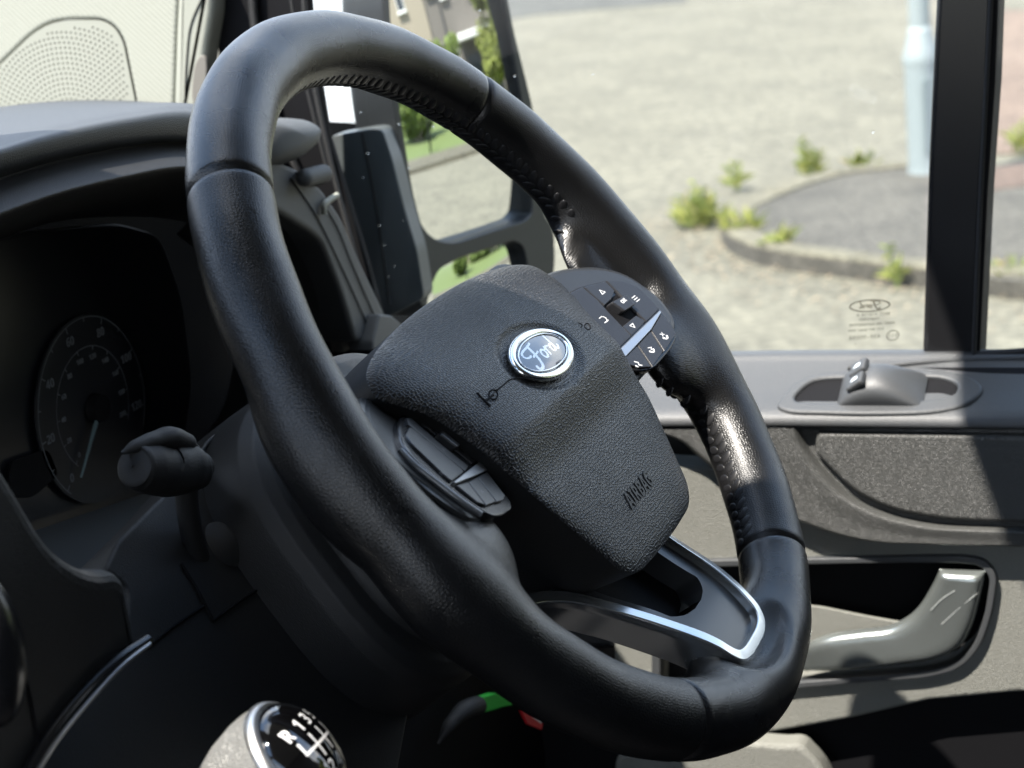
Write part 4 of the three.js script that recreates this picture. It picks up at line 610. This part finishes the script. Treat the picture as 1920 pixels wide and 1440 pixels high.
// ---------------------------------------------------------------- windscreen pillar trim with speaker grille
{
  const o = thing('pillar_trim', 'pale woven windscreen pillar trim with a perforated speaker grille', 'pillar trim', [0, 0, 0]);
  const x0 = 0.42;
  const gr = rounded([[-0.6165, 1.596], [-0.5919, 1.616], [-0.5461, 1.645], [-0.5277, 1.652], [-0.5107, 1.653], [-0.4824, 1.651], [-0.4716, 1.645], [-0.4656, 1.634], [-0.4633, 1.588], [-0.4656, 1.568], [-0.621, 1.575]], [0.004, .01, .01, .012, .01, .012, .012, .012, .004, 0, 0]);
  part('trim_panel', onX(slab([[-0.664, 1.703], [-0.4089, 1.683], [-0.4196, 1.637], [-0.4303, 1.586], [-0.4334, 1.558], [-0.6954, 1.57]], 0.02, 0.003, { holes: [gr] }), x0), M.trim, o);
  part('edge_strip', onX(slab(rounded([[-0.4085, 1.683], [-0.3788, 1.681], [-0.3871, 1.647], [-0.3954, 1.624], [-0.3998, 1.609], [-0.4109, 1.575], [-0.4241, 1.558], [-0.4329, 1.558], [-0.4299, 1.586], [-0.4192, 1.637]], 0.003), 0.024, 0.005), x0 - 0.002), M.trimPlain, o);
  part('strip_seam', tube([[0.4175, 1.666, -0.3878], [0.4175, 1.642, -0.4045], [0.4175, 1.617, -0.4124], [0.4175, 1.586, -0.4192], [0.4175, 1.57, -0.4219]], 0.0006, 30, 6), M.black, o);
  part('handle_hole', onX(slab(smooth([[-0.4124, 1.584], [-0.4102, 1.602], [-0.4041, 1.616], [-0.3991, 1.619], [-0.3964, 1.616], [-0.3985, 1.601], [-0.4042, 1.583]], 4), 0.004, 0.001), x0 - 0.0024), std({ color: L(0.16, 0.15, 0.13), roughness: 0.6 }), o);
  // grille: rows of real holes in arcs
  const inner = gr.map(([a, b]) => { const c = [[-0.5099, 1.607]][0]; return [c[0] + (a - c[0]) * 0.985, c[1] + (b - c[1]) * 0.985]; });
  const zone = rounded([[-0.6137, 1.585], [-0.5861, 1.619], [-0.5474, 1.639], [-0.5263, 1.646], [-0.5022, 1.647], [-0.4811, 1.645], [-0.4732, 1.637], [-0.4682, 1.621], [-0.4686, 1.582]], 0.004);
  const inside = (p, poly) => { let c = false; for (let i = 0, j = poly.length - 1; i < poly.length; j = i++) { const a = poly[i], b = poly[j]; if ((a[1] > p[1]) !== (b[1] > p[1]) && p[0] < (b[0] - a[0]) * (p[1] - a[1]) / (b[1] - a[1]) + a[0]) c = !c; } return c; };
  const holes = [], cc = [[-0.5235, 1.562]][0], pitch = 0.0039;
  for (let k = 2; k < 40; k++) { const r = k * pitch, n = Math.round(2 * Math.PI * r / (pitch * 1.08)); for (let i = 0; i < n; i++) { const a = (i + (k % 2) / 2) / n * 2 * Math.PI, h = [cc[0] + Math.cos(a) * r, cc[1] + Math.sin(a) * r]; if (inside(h, zone)) holes.push(h); } }
  const hr = 0.00092;
  const plate = part('speaker_grille', onX(slab(inner, 0.0015, 0, { holes: holes.map(([a, b]) => Array.from({ length: 8 }, (_, i) => [a + Math.cos(i * Math.PI / 4) * hr, b + Math.sin(i * Math.PI / 4) * hr])) }), x0 - 0.0004), M.trimPlain, o);
  part('speaker_cloth', onX(slab(inner, 0.002, 0), x0 + 0.007), std({ color: L(0.05, 0.05, 0.045), roughness: 0.9 }), o);
}
// ---------------------------------------------------------------- driver's door
const door = thing('van_door', 'dark driver door with window, switch cup, storage pocket and satin inner handle', 'van door', [0, 0, 0]);
{
  const GX = 0.425;
  // window
  const paneOut = [[-0.2804, 1.901], [0.1434, 1.842], [0.1161, 1.364], [-0.0689, 1.354], [-0.2987, 1.346], [-0.2993, 1.535]]; 
  part('window_pane', new THREE.ShapeGeometry(shape(paneOut)).applyMatrix4(mX(GX)), M.glass, door);
  part('rear_pane', new THREE.ShapeGeometry(shape([[0.179, 1.837], [0.4187, 1.804], [0.4318, 1.372], [0.1526, 1.375]])).applyMatrix4(mX(GX)), M.glass, door);
  const fr = (nm, pts, x, d, bev, mat, par = door, label) => part(nm, onX(slab(pts, d, bev), x), mat, par, label);
  fr('window_divider', [[0.1402, 1.66], [0.1346, 1.601], [0.1268, 1.508], [0.1172, 1.373], [0.1539, 1.377], [0.1609, 1.485], [0.1678, 1.558], [0.1748, 1.657]], 0.42, 0.05, 0.004, M.gloss, door);
  part('divider_seal', tube([[0.4165, 1.645, 0.1729], [0.4165, 1.569, 0.1666], [0.4165, 1.49, 0.1601], [0.4165, 1.386, 0.1525]], 0.0016, 40, 8), M.plasticSoft, door);
  fr('divider_edge', [[0.173, 1.657], [0.1775, 1.657], [0.1715, 1.565], [0.1647, 1.496], [0.1554, 1.377], [0.1506, 1.377], [0.16, 1.496]], 0.4185, 0.04, 0.001, M.black, door);
  // dark frame and seals at the windscreen pillar
  fr('front_frame', [[-0.39, 1.703], [-0.3131, 1.697], [-0.318, 1.628], [-0.3152, 1.549], [-0.2959, 1.451], [-0.2903, 1.409], [-0.2757, 1.367], [-0.3713, 1.341], [-0.4064, 1.537]], 0.44, 0.008, 0.002, M.black);
  part('frame_seal', tube([[0.435, 1.678, -0.3582], [0.435, 1.632, -0.361], [0.435, 1.564, -0.3535], [0.435, 1.486, -0.329]], 0.004, 30, 8), M.plastic, door);
  part('frame_lip', tube([[0.43, 1.675, -0.3139], [0.43, 1.618, -0.3171], [0.43, 1.547, -0.3124], [0.43, 1.482, -0.3039], [0.43, 1.412, -0.293]], 0.0022, 40, 8), M.plasticSoft, door);
  part('frame_lip', tube([[0.432, 1.676, -0.327], [0.432, 1.637, -0.3266], [0.432, 1.595, -0.3242], [0.432, 1.555, -0.3194], [0.432, 1.519, -0.3148]], 0.0014, 40, 8), M.plasticSoft, door);
  fr('door_skin', [[-1.2, 0.55], [1.2, 0.55], [1.2, 1.38], [0.1, 1.376], [-0.1, 1.362], [-1.2, 1.35]], 0.4285, 0.03, 0.002, M.doorSmooth);
  // window seal and sill
  part('sill_seal', tube([[0.418, 1.369, -0.0895], [0.418, 1.372, -0.0418], [0.418, 1.375, -0.0031], [0.418, 1.378, 0.0348], [0.418, 1.381, 0.0718], [0.418, 1.385, 0.1169], [0.418, 1.387, 0.1538], [0.418, 1.391, 0.2118]], 0.0022, 40, 8), M.rubber, door);
  // upper trim: shelf from sill to shoulder, bulging face, under edge; swept along the door
  const zs = (q, x) => [[-0.5555, 1.673]][0];
  const prof = [[0.425, 1.3885], [0.4165, 1.3878], [0.41, 1.3842], [0.385, 1.3725], [0.370, 1.3663], [0.3635, 1.3634], [0.3595, 1.3605], [0.358, 1.357], [0.3585, 1.3545], [0.363, 1.353], [0.374, 1.353]];
  const pc = new THREE.CatmullRomCurve3(prof.map(([x, y]) => V(x, y, 0)), false, 'centripetal');
  part('shelf', grid(60, 50, (u, v) => { const p = pc.getPoint(v); const z = lerp(-0.32, 0.6, u); const drop = 0.012 * (1 - sstep(-0.3, 0.05, z)); return V(p.x, p.y - drop * 0.5, z); }, { flip: false, uvf: (u, v, p) => [p.z, v * 0.12] }), M.doorSmooth, door);
  const upper = [[-0.082, 1.369], [-0.0417, 1.343], [-0.0314, 1.34], [-0.0124, 1.319], [0.014, 1.3], [0.0423, 1.285], [0.0777, 1.276], [0.1198, 1.274], [0.1811, 1.275], [0.3994, 1.278], [0.3976, 1.354], [0.0956, 1.353], [-0.027, 1.349]];
  fr('door_upper', upper, 0.366, 0.03, 0.004, M.doorDark);
  const rimIn = new THREE.CatmullRomCurve3([[0.356, 1.353, 0.0463], [0.356, 1.344, 0.0483], [0.356, 1.334, 0.0524], [0.356, 1.321, 0.0616], [0.356, 1.304, 0.0777], [0.356, 1.293, 0.1004], [0.356, 1.287, 0.1289], [0.356, 1.286, 0.1613], [0.356, 1.292, 0.3991]].map((p) => V(...p)), false, 'centripetal'), rimOut = new THREE.CatmullRomCurve3([[0.366, 1.351, -0.0675], [0.366, 1.341, -0.0446], [0.366, 1.329, -0.0311], [0.366, 1.314, -0.0127], [0.366, 1.296, 0.0128], [0.366, 1.282, 0.0407], [0.366, 1.272, 0.0757], [0.366, 1.27, 0.1181], [0.366, 1.274, 0.4002]].map((p) => V(...p)), false, 'centripetal');
  const kn = (u) => u < 0.5 ? u * 1.5 : 0.75 + (u - 0.5) * 0.5;
  part('pocket_rim', grid(120, 36, (u, v) => { const a = rimIn.getPoint(kn(u)), b = rimOut.getPoint(kn(u)), p = a.clone().lerp(b, v), d = v * a.distanceTo(b), e = (1 - v) * a.distanceTo(b); p.x = 0.3582 + 0.012 * Math.pow(1 - clamp(d / 0.006), 2.2) + 0.014 * Math.pow(1 - clamp(e / 0.012), 2) + 0.0015 * sstep(0.004, 0.03, d); return p; }, { uvf: (u, v, p) => [p.z, p.y] }), M.doorDark, door);
  const lidLow = [[0.37, 1.296], [0.161, 1.29], [0.1285, 1.292], [0.101, 1.298], [0.0797, 1.309], [0.0646, 1.324], [0.0558, 1.334]]; const lidTop = 1.3492;
  fr('pocket_lid', [...smooth(lidLow, 5, false), ...[0.0, 0.2, 0.45, 0.75, 1].map((t) => { const a = lidLow[6]; return [lerp(a[0] - 0.0012, a[0] - 0.001, t) + 0.003 * t * t, lerp(a[1] + 0.0015, lidTop, Math.sqrt(t))]; }), [lidLow[0][0], lidTop]], 0.36, 0.02, 0.003, M.doorDark, door, 'long storage pocket lid in the door');
  // light grained lower panel with handle recess
  const rec = rounded([[-0.0628, 1.244], [-0.0122, 1.248], [0.0443, 1.252], [0.1095, 1.256], [0.1447, 1.257], [0.1578, 1.256], [0.1644, 1.248], [0.1601, 1.221], [0.1517, 1.197], [0.1385, 1.183], [0.1169, 1.176], [0.0692, 1.169], [-0.007, 1.157], [-0.0706, 1.149]], [0, 0, 0, 0, .008, .012, .012, .01, .01, .012, .01, 0, 0, 0]);
  part('door_panel', onX(slab([[-0.1268, 1.324], [0.4, 1.3], [0.4027, 1.187], [0.1764, 1.163], [0.1195, 1.153], [0.0675, 1.136], [-0.002, 1.117], [-0.0539, 1.107], [-0.1087, 1.131], [-0.0999, 1.228], [-0.1357, 1.234]], 0.024, 0.003, { holes: [rec] }), 0.374), M.doorPanel, door);
  part('door_panel_cut', onX(slab(rec, 0.004, 0.001), 0.405), M.black, door);
  const ringO = rounded([[-0.0688, 1.249], [-0.0114, 1.253], [0.045, 1.256], [0.11, 1.26], [0.1468, 1.262], [0.1615, 1.26], [0.1688, 1.249], [0.1645, 1.222], [0.1561, 1.197], [0.1422, 1.18], [0.1188, 1.172], [0.0694, 1.165], [-0.0069, 1.152], [-0.0777, 1.143]], [0, 0, 0, 0, .008, .012, .012, .01, .01, .012, .01, 0, 0, 0]);
  part('recess_bezel', onX(slab(ringO, 0.012, 0.0008, { holes: [rec] }), 0.369), M.doorSmooth, door);
  part('recess_floor', onX(slab(rounded([[0.0274, 1.218], [0.0496, 1.216], [0.0787, 1.211], [0.1074, 1.207], [0.1068, 1.192], [0.0251, 1.181]], 0.003), 0.003, 0.0006), 0.379), M.doorPanel, door);
  // inner handle: broad paddle tapering to the pivot
  const eA = new THREE.CatmullRomCurve3([[0.364, 1.179, 0.029], [0.364, 1.191, 0.0372], [0.364, 1.2, 0.054], [0.364, 1.205, 0.0762], [0.364, 1.209, 0.0963], [0.364, 1.217, 0.1098], [0.364, 1.225, 0.1172], [0.364, 1.239, 0.1255], [0.364, 1.252, 0.1316]].map((p) => V(...p)), false, 'centripetal'), eB = new THREE.CatmullRomCurve3([[0.364, 1.172, 0.0286], [0.364, 1.173, 0.0488], [0.364, 1.177, 0.0784], [0.364, 1.183, 0.1076], [0.364, 1.189, 0.1299], [0.364, 1.198, 0.1436], [0.364, 1.212, 0.1514], [0.364, 1.235, 0.158], [0.364, 1.252, 0.1613]].map((p) => V(...p)), false, 'centripetal');
  const hand = part('door_handle', grid(80, 32, (u, v) => { const p = eA.getPoint(u).lerp(eB.getPoint(u), v), w = 2 * v - 1; const h = 0.007 * Math.pow(Math.max(0, 1 - Math.pow(Math.abs(w), 5)), 0.6) * Math.pow(clamp((1 - u) / 0.035), 0.45) * sstep(-0.02, 0.25, u); p.x -= h - 0.006 + 0.003 * Math.sin(u * 3) * (v - 0.5); return p; }, { uvf: (u, v) => [u * 0.15, v * 0.04] }), std({ color: L(0.33, 0.36, 0.35), metalness: 0.8, roughness: 0.25 }), door);
  const mkk = std({ color: L(0.6, 0.62, 0.61), roughness: 0.5 });
  for (const pts of [[[0.3628, 1.225, 0.1255], [0.3628, 1.233, 0.1328], [0.3628, 1.24, 0.1418]], [[0.3628, 1.215, 0.1321], [0.3628, 1.228, 0.1448], [0.3628, 1.239, 0.1569]]]) part('scratch', tube(pts, 0.00013, 10, 5), mkk, hand);
  // bottom: dark map pocket under the panel, carpeted piece
  fr('lower_door', [[-1.648, 1.181], [-0.217, 1.152], [0.403, 1.21], [0.4165, 0.6378], [-2.162, -0.0015]], 0.392, 0.02, 0, M.black);
  fr('map_pocket', rounded([[-0.1042, 1.103], [-0.0428, 1.123], [0.0217, 1.122], [0.0339, 1.124], [0.0479, 1.108], [0.0677, 1.06], [-0.1098, 1.042]], 0.008), 0.352, 0.02, 0.004, M.doorPanel);
  // switch cup on the shelf
  const cup = new THREE.Group(); cup.name = 'switch_cup'; door.add(cup);
  const SN = V(-0.4, 0.917, 0).normalize(), SO = V(...[0.3824, 1.371, 0.0954]), SF = frame(SO, V(0, 0, 1), V(0.917, 0.4, 0));
  const inv = SF.clone().invert(), loc = (ps) => ps.map((p) => { const q = V(...p).applyMatrix4(inv); return [q.x, q.y]; });
  const bez = smooth(loc([[0.3663, 1.364, 0.0297], [0.3769, 1.369, 0.032], [0.3917, 1.375, 0.0401], [0.399, 1.379, 0.0607], [0.4011, 1.379, 0.0891], [0.4011, 1.379, 0.1244], [0.3971, 1.378, 0.1474], [0.3882, 1.374, 0.1597], [0.3813, 1.371, 0.1617], [0.3696, 1.366, 0.1539], [0.3626, 1.363, 0.1361], [0.3602, 1.361, 0.0953], [0.3602, 1.362, 0.0602], [0.3615, 1.362, 0.0386]]), 5);
  const well = smooth(loc([[0.3725, 1.367, 0.0408], [0.3815, 1.371, 0.0427], [0.3908, 1.375, 0.0512], [0.3939, 1.376, 0.0759], [0.3945, 1.377, 0.1113], [0.3931, 1.376, 0.1358], [0.3871, 1.373, 0.1451], [0.3792, 1.37, 0.1443], [0.3753, 1.368, 0.1373], [0.3716, 1.367, 0.1144], [0.3698, 1.366, 0.0798], [0.3696, 1.366, 0.0514]]), 5);
  part('bezel', slab(bez, 0.006, 0.0022, { holes: [well] }).applyMatrix4(SF.clone().multiply(new THREE.Matrix4().setPosition(0, 0, 0.0028))), M.doorSmooth, cup);
  part('well', slab(well, 0.002, 0).applyMatrix4(SF.clone().multiply(new THREE.Matrix4().setPosition(0, 0, 0.0006))), M.black, cup);
  part('well_floor', slab(rounded(loc([[0.38, 1.37, 0.1098], [0.3806, 1.371, 0.1356], [0.3778, 1.369, 0.1445], [0.3733, 1.367, 0.1348], [0.3711, 1.366, 0.1076]]), 0.003), 0.001, 0.0003).applyMatrix4(SF.clone().multiply(new THREE.Matrix4().setPosition(0, 0, 0.0012))), M.doorSmooth, cup);
  const hump = grid(30, 24, (u, v) => { const z = lerp(-0.026, 0.03, u), a = v * Math.PI; const h = 0.021 * Math.pow(Math.sin(clamp(u * 0.98 + 0.01) * Math.PI), 0.7) * (1 - 0.35 * u), w = 0.017; return V(z, -Math.cos(a) * w, 0.0005 + Math.pow(Math.sin(a), 0.6) * h).applyMatrix4(SF); }, { flip: false, uvf: (u, v) => [u * 0.06, v * 0.05] });
  part('switch_hump', hump, M.doorSmooth, cup);
  const sw = (a, b, nm) => part(nm, new RoundedBoxGeometry(0.014, 0.012, 0.005, 3, 0.0018).applyMatrix4(SF.clone().multiply(frame(V(a + 0.001, b, 0.0148), V(0.8, 0, 0.6), V(0, 1, 0)))), M.doorSmooth, cup);
  const s1 = sw(-0.014, 0.007, 'window_switch'), s2 = sw(-0.014, -0.007, 'window_switch');
  const mk = std({ color: L(0.6, 0.66, 0.7), roughness: 0.6 });
  for (const [a, b] of [[-0.014, 0.007], [-0.014, -0.007]]) { part('symbol', slab(rounded([[-0.003, -0.0015], [0.003, -0.0015], [0.003, 0.0015], [-0.001, 0.0015]], 0.0004), 0.0004, 0).applyMatrix4(SF.clone().multiply(frame(V(a - 0.0005, b, 0.0172), V(0.8, 0, 0.6), V(0, 1, 0)))), mk, cup); }
  part('shelf_slot', slab(rounded(loc([[0.4047, 1.381, 0.1155], [0.4097, 1.383, 0.1443], [0.4111, 1.384, 0.1988], [0.3987, 1.378, 0.1997], [0.3996, 1.379, 0.1626]]), 0.002), 0.004, 0.0005).applyMatrix4(SF.clone().multiply(new THREE.Matrix4().setPosition(0, 0, 0.0008))), M.black, door);
  part('shelf_ridge', tube([[0.4036, 1.382, 0.0708], [0.4046, 1.382, 0.0886], [0.4086, 1.384, 0.1165], [0.4122, 1.385, 0.144], [0.4135, 1.386, 0.1986]], 0.0022, 30, 8), M.doorSmooth, door);
  // etched maker's mark on the glass, seen from inside and so reversed
  const mark = canvasTex(1024, 1024, (c, w) => {
    c.clearRect(0, 0, w, w); c.translate(w, 0); c.scale(-1, 1); c.strokeStyle = c.fillStyle = 'rgba(52,48,36,1)'; c.textAlign = 'center';
    c.save(); c.translate(560, 160); c.lineWidth = 20; c.beginPath(); c.ellipse(0, 0, 305, 105, 0, 0, 7); c.stroke(); script(c, 44); c.restore();
    c.globalAlpha = 0.85; c.font = 'bold 66px monospace'; c.fillText('BRIT Y18119 A', 500, 345); c.fillText('TEMPERED', 560, 430);
    c.globalAlpha = 0.95; c.font = 'bold 62px sans-serif'; c.fillText('OMEC ARI AUTOMOTIVE', 512, 525, 850); c.globalAlpha = 0.75; c.font = 'bold 62px sans-serif'; c.fillText('DOT 897 M461 M02', 600, 625, 640);
    c.globalAlpha = 0.8; c.lineWidth = 18; c.beginPath(); c.arc(180, 745, 92, 0, 7); c.stroke(); c.font = 'bold 80px monospace'; c.fillText('E11', 180, 770); c.font = 'bold 92px monospace'; c.fillText('43R-00098', 620, 770, 560); c.globalAlpha = 0.6; c.font = '50px monospace'; c.fillText('. . . . 9', 640, 880);
  });
  const mp = [[0.0639, 1.425], [0.109, 1.427], [0.1052, 1.389], [0.0607, 1.386]];
  const mg = new THREE.BufferGeometry(); { const P = mp.map(([z, y]) => [0.4235, y, z]); mg.setAttribute('position', new THREE.Float32BufferAttribute([...P[3], ...P[2], ...P[1], ...P[0]], 3)); mg.setAttribute('uv', new THREE.Float32BufferAttribute([0, 0, 1, 0, 1, 1, 0, 1], 2)); mg.setIndex([0, 1, 2, 0, 2, 3]); mg.computeVertexNormals(); }
  part('glass_marking', mg, std({ map: mark, transparent: true, roughness: 0.9, color: L(1, 1, 1), side: THREE.DoubleSide }), door);
}
{ // rain drops on the pane
  const at = [[0.4222, 1.54, -0.2757], [0.4222, 1.57, -0.2776], [0.4222, 1.56, -0.2481], [0.4222, 1.528, -0.2447], [0.4222, 1.522, -0.282], [0.4222, 1.557, -0.2216], [0.4222, 1.538, 0.0921], [0.4222, 1.486, -0.2734], [0.4222, 1.471, -0.2714], [0.4222, 1.455, -0.2653], [0.4222, 1.447, -0.2712], [0.4222, 1.458, -0.2864], [0.4222, 1.489, -0.2535], [0.4222, 1.487, -0.2083], [0.4222, 1.587, -0.0977], [0.4222, 1.636, -0.1763], [0.4222, 1.621, -0.182], [0.4222, 1.589, -0.1554]];
  const rad = [2.2, 2.0, 2.4, 2.8, 1.8, 2.4, 2.6, 2.4, 2, 2.2, 2, 1.6, 1.6, 1.5, 1.8, 1.8, 1.8, 2];
  at.forEach((p, i) => { const o = part('rain_drop', new THREE.SphereGeometry(rad[i] * 0.0003, 14, 10).scale(0.55, 1.15, 1), M.drop, scene); o.position.set(...p); tag(o, 'small clear rain drop on the door window pane', 'water drop', 'rain drops on the door window'); });
}
// ---------------------------------------------------------------- door mirror outside
{
  const n = V(-0.30, 0.062, 0.95).normalize(), O = V(0.64, 1.5, -0.27);
  const o = thing('door_mirror', 'large dark door mirror with main glass above and wide angle glass below', 'door mirror', O.toArray());
  const F = frame(V(0, 0, 0), V(0.95, 0, 0.30), V(0, 1, 0).addScaledVector(n, -n.y)); const inv = F.clone().invert();
  const loc = (ps) => ps.map((p) => { const q = V(...p).sub(O).applyMatrix4(inv); return [q.x, q.y]; });
  const put = (g, d) => g.applyMatrix4(F.clone().multiply(new THREE.Matrix4().setPosition(0, 0, d)));
  const housing = loc([[0.5656, 1.696, -0.3063], [0.5477, 1.64, -0.3083], [0.5397, 1.562, -0.3057], [0.5383, 1.489, -0.3014], [0.5405, 1.454, -0.2984], [0.5377, 1.428, -0.2976], [0.5289, 1.404, -0.2988], [0.535, 1.388, -0.2958], [0.6494, 1.358, -0.2578], [0.6875, 1.363, -0.2461], [0.7028, 1.389, -0.2429], [0.7094, 1.421, -0.2429], [0.6986, 1.437, -0.2474], [0.7004, 1.48, -0.2496], [0.7071, 1.53, -0.2508], [0.6984, 1.595, -0.2578], [0.6959, 1.649, -0.2621], [0.6898, 1.685, -0.2664]]);
  const hole1 = rounded(loc([[0.5704, 1.684, -0.304], [0.5559, 1.639, -0.3057], [0.5467, 1.561, -0.3034], [0.5448, 1.488, -0.2993], [0.548, 1.459, -0.2964], [0.5594, 1.446, -0.2919], [0.5802, 1.438, -0.2849], [0.673, 1.437, -0.2555], [0.6833, 1.441, -0.2525], [0.6875, 1.463, -0.2526], [0.6935, 1.527, -0.2549], [0.6916, 1.596, -0.26], [0.6896, 1.641, -0.2635], [0.6834, 1.673, -0.2676]]), [0.002, .02, .02, .02, .02, .008, .01, .006, .004, .02, .02, .02, .02, 0]);
  const hole2 = rounded(loc([[0.5368, 1.395, -0.2957], [0.5489, 1.412, -0.2931], [0.5594, 1.421, -0.2903], [0.5831, 1.424, -0.283], [0.6549, 1.423, -0.2602], [0.6653, 1.415, -0.2565], [0.6666, 1.397, -0.2549], [0.6547, 1.365, -0.2565]]), 0.006);
  part('housing', put(slab(rounded(housing, 0.01), 0.03, 0.0016, { holes: [hole1, hole2] }), 0), M.housing, o);
  part('back_cover', put(slab(rounded(housing, 0.012), 0.03, 0.010), -0.020), M.housing, o);
  const convex = (h0, Rr, d, nm) => { const lc = new THREE.CurvePath(); h0.forEach((q, i) => lc.add(new THREE.LineCurve(V2(...q), V2(...h0[(i + 1) % h0.length])))); const h = lc.getSpacedPoints(240).slice(0, -1).map((q) => [q.x, q.y]); const c = h.reduce((s, p) => [s[0] + p[0] / h.length, s[1] + p[1] / h.length], [0, 0]); part(nm, put(grid(24, h.length, (u, v) => { const q = h[Math.round(v * h.length) % h.length], a = (q[0] - c[0]) * u, b = (q[1] - c[1]) * u; return V(c[0] + a, c[1] + b, Math.sqrt(Rr * Rr - a * a - b * b) - Rr); }, { closeV: true }), d), M.mirror, o); };
  convex(hole1, 1.0, -0.004, 'main_glass');
  convex(hole2, 0.35, -0.004, 'wide_angle_glass');
  // foot: dark arm from the housing to the door
  const f = [[0.52, 1.541, -0.3481], [0.52, 1.545, -0.3204], [0.52, 1.505, -0.2932], [0.52, 1.406, -0.2872], [0.52, 1.389, -0.3415]];
  part('foot', onX(slab(rounded([[-0.3549, 1.54], [-0.3205, 1.544], [-0.3084, 1.544], [-0.3026, 1.518], [-0.2974, 1.48], [-0.2907, 1.445], [-0.2891, 1.406], [-0.3271, 1.389], [-0.3367, 1.389], [-0.3455, 1.464]], 0.006), 0.02, 0.0012), 0.52).translate(-O.x, -O.y, -O.z), std({ color: L(0.085, 0.095, 0.098), roughness: 0.35 }), o);
  part('foot_ridge', tube([[0.5196, 1.541, -0.3263], [0.5196, 1.507, -0.3235], [0.5196, 1.459, -0.3214], [0.5196, 1.402, -0.3204]], 0.0012, 20, 8).translate(-O.x, -O.y, -O.z), M.housing, o);
}

renderer.render(scene, camera);
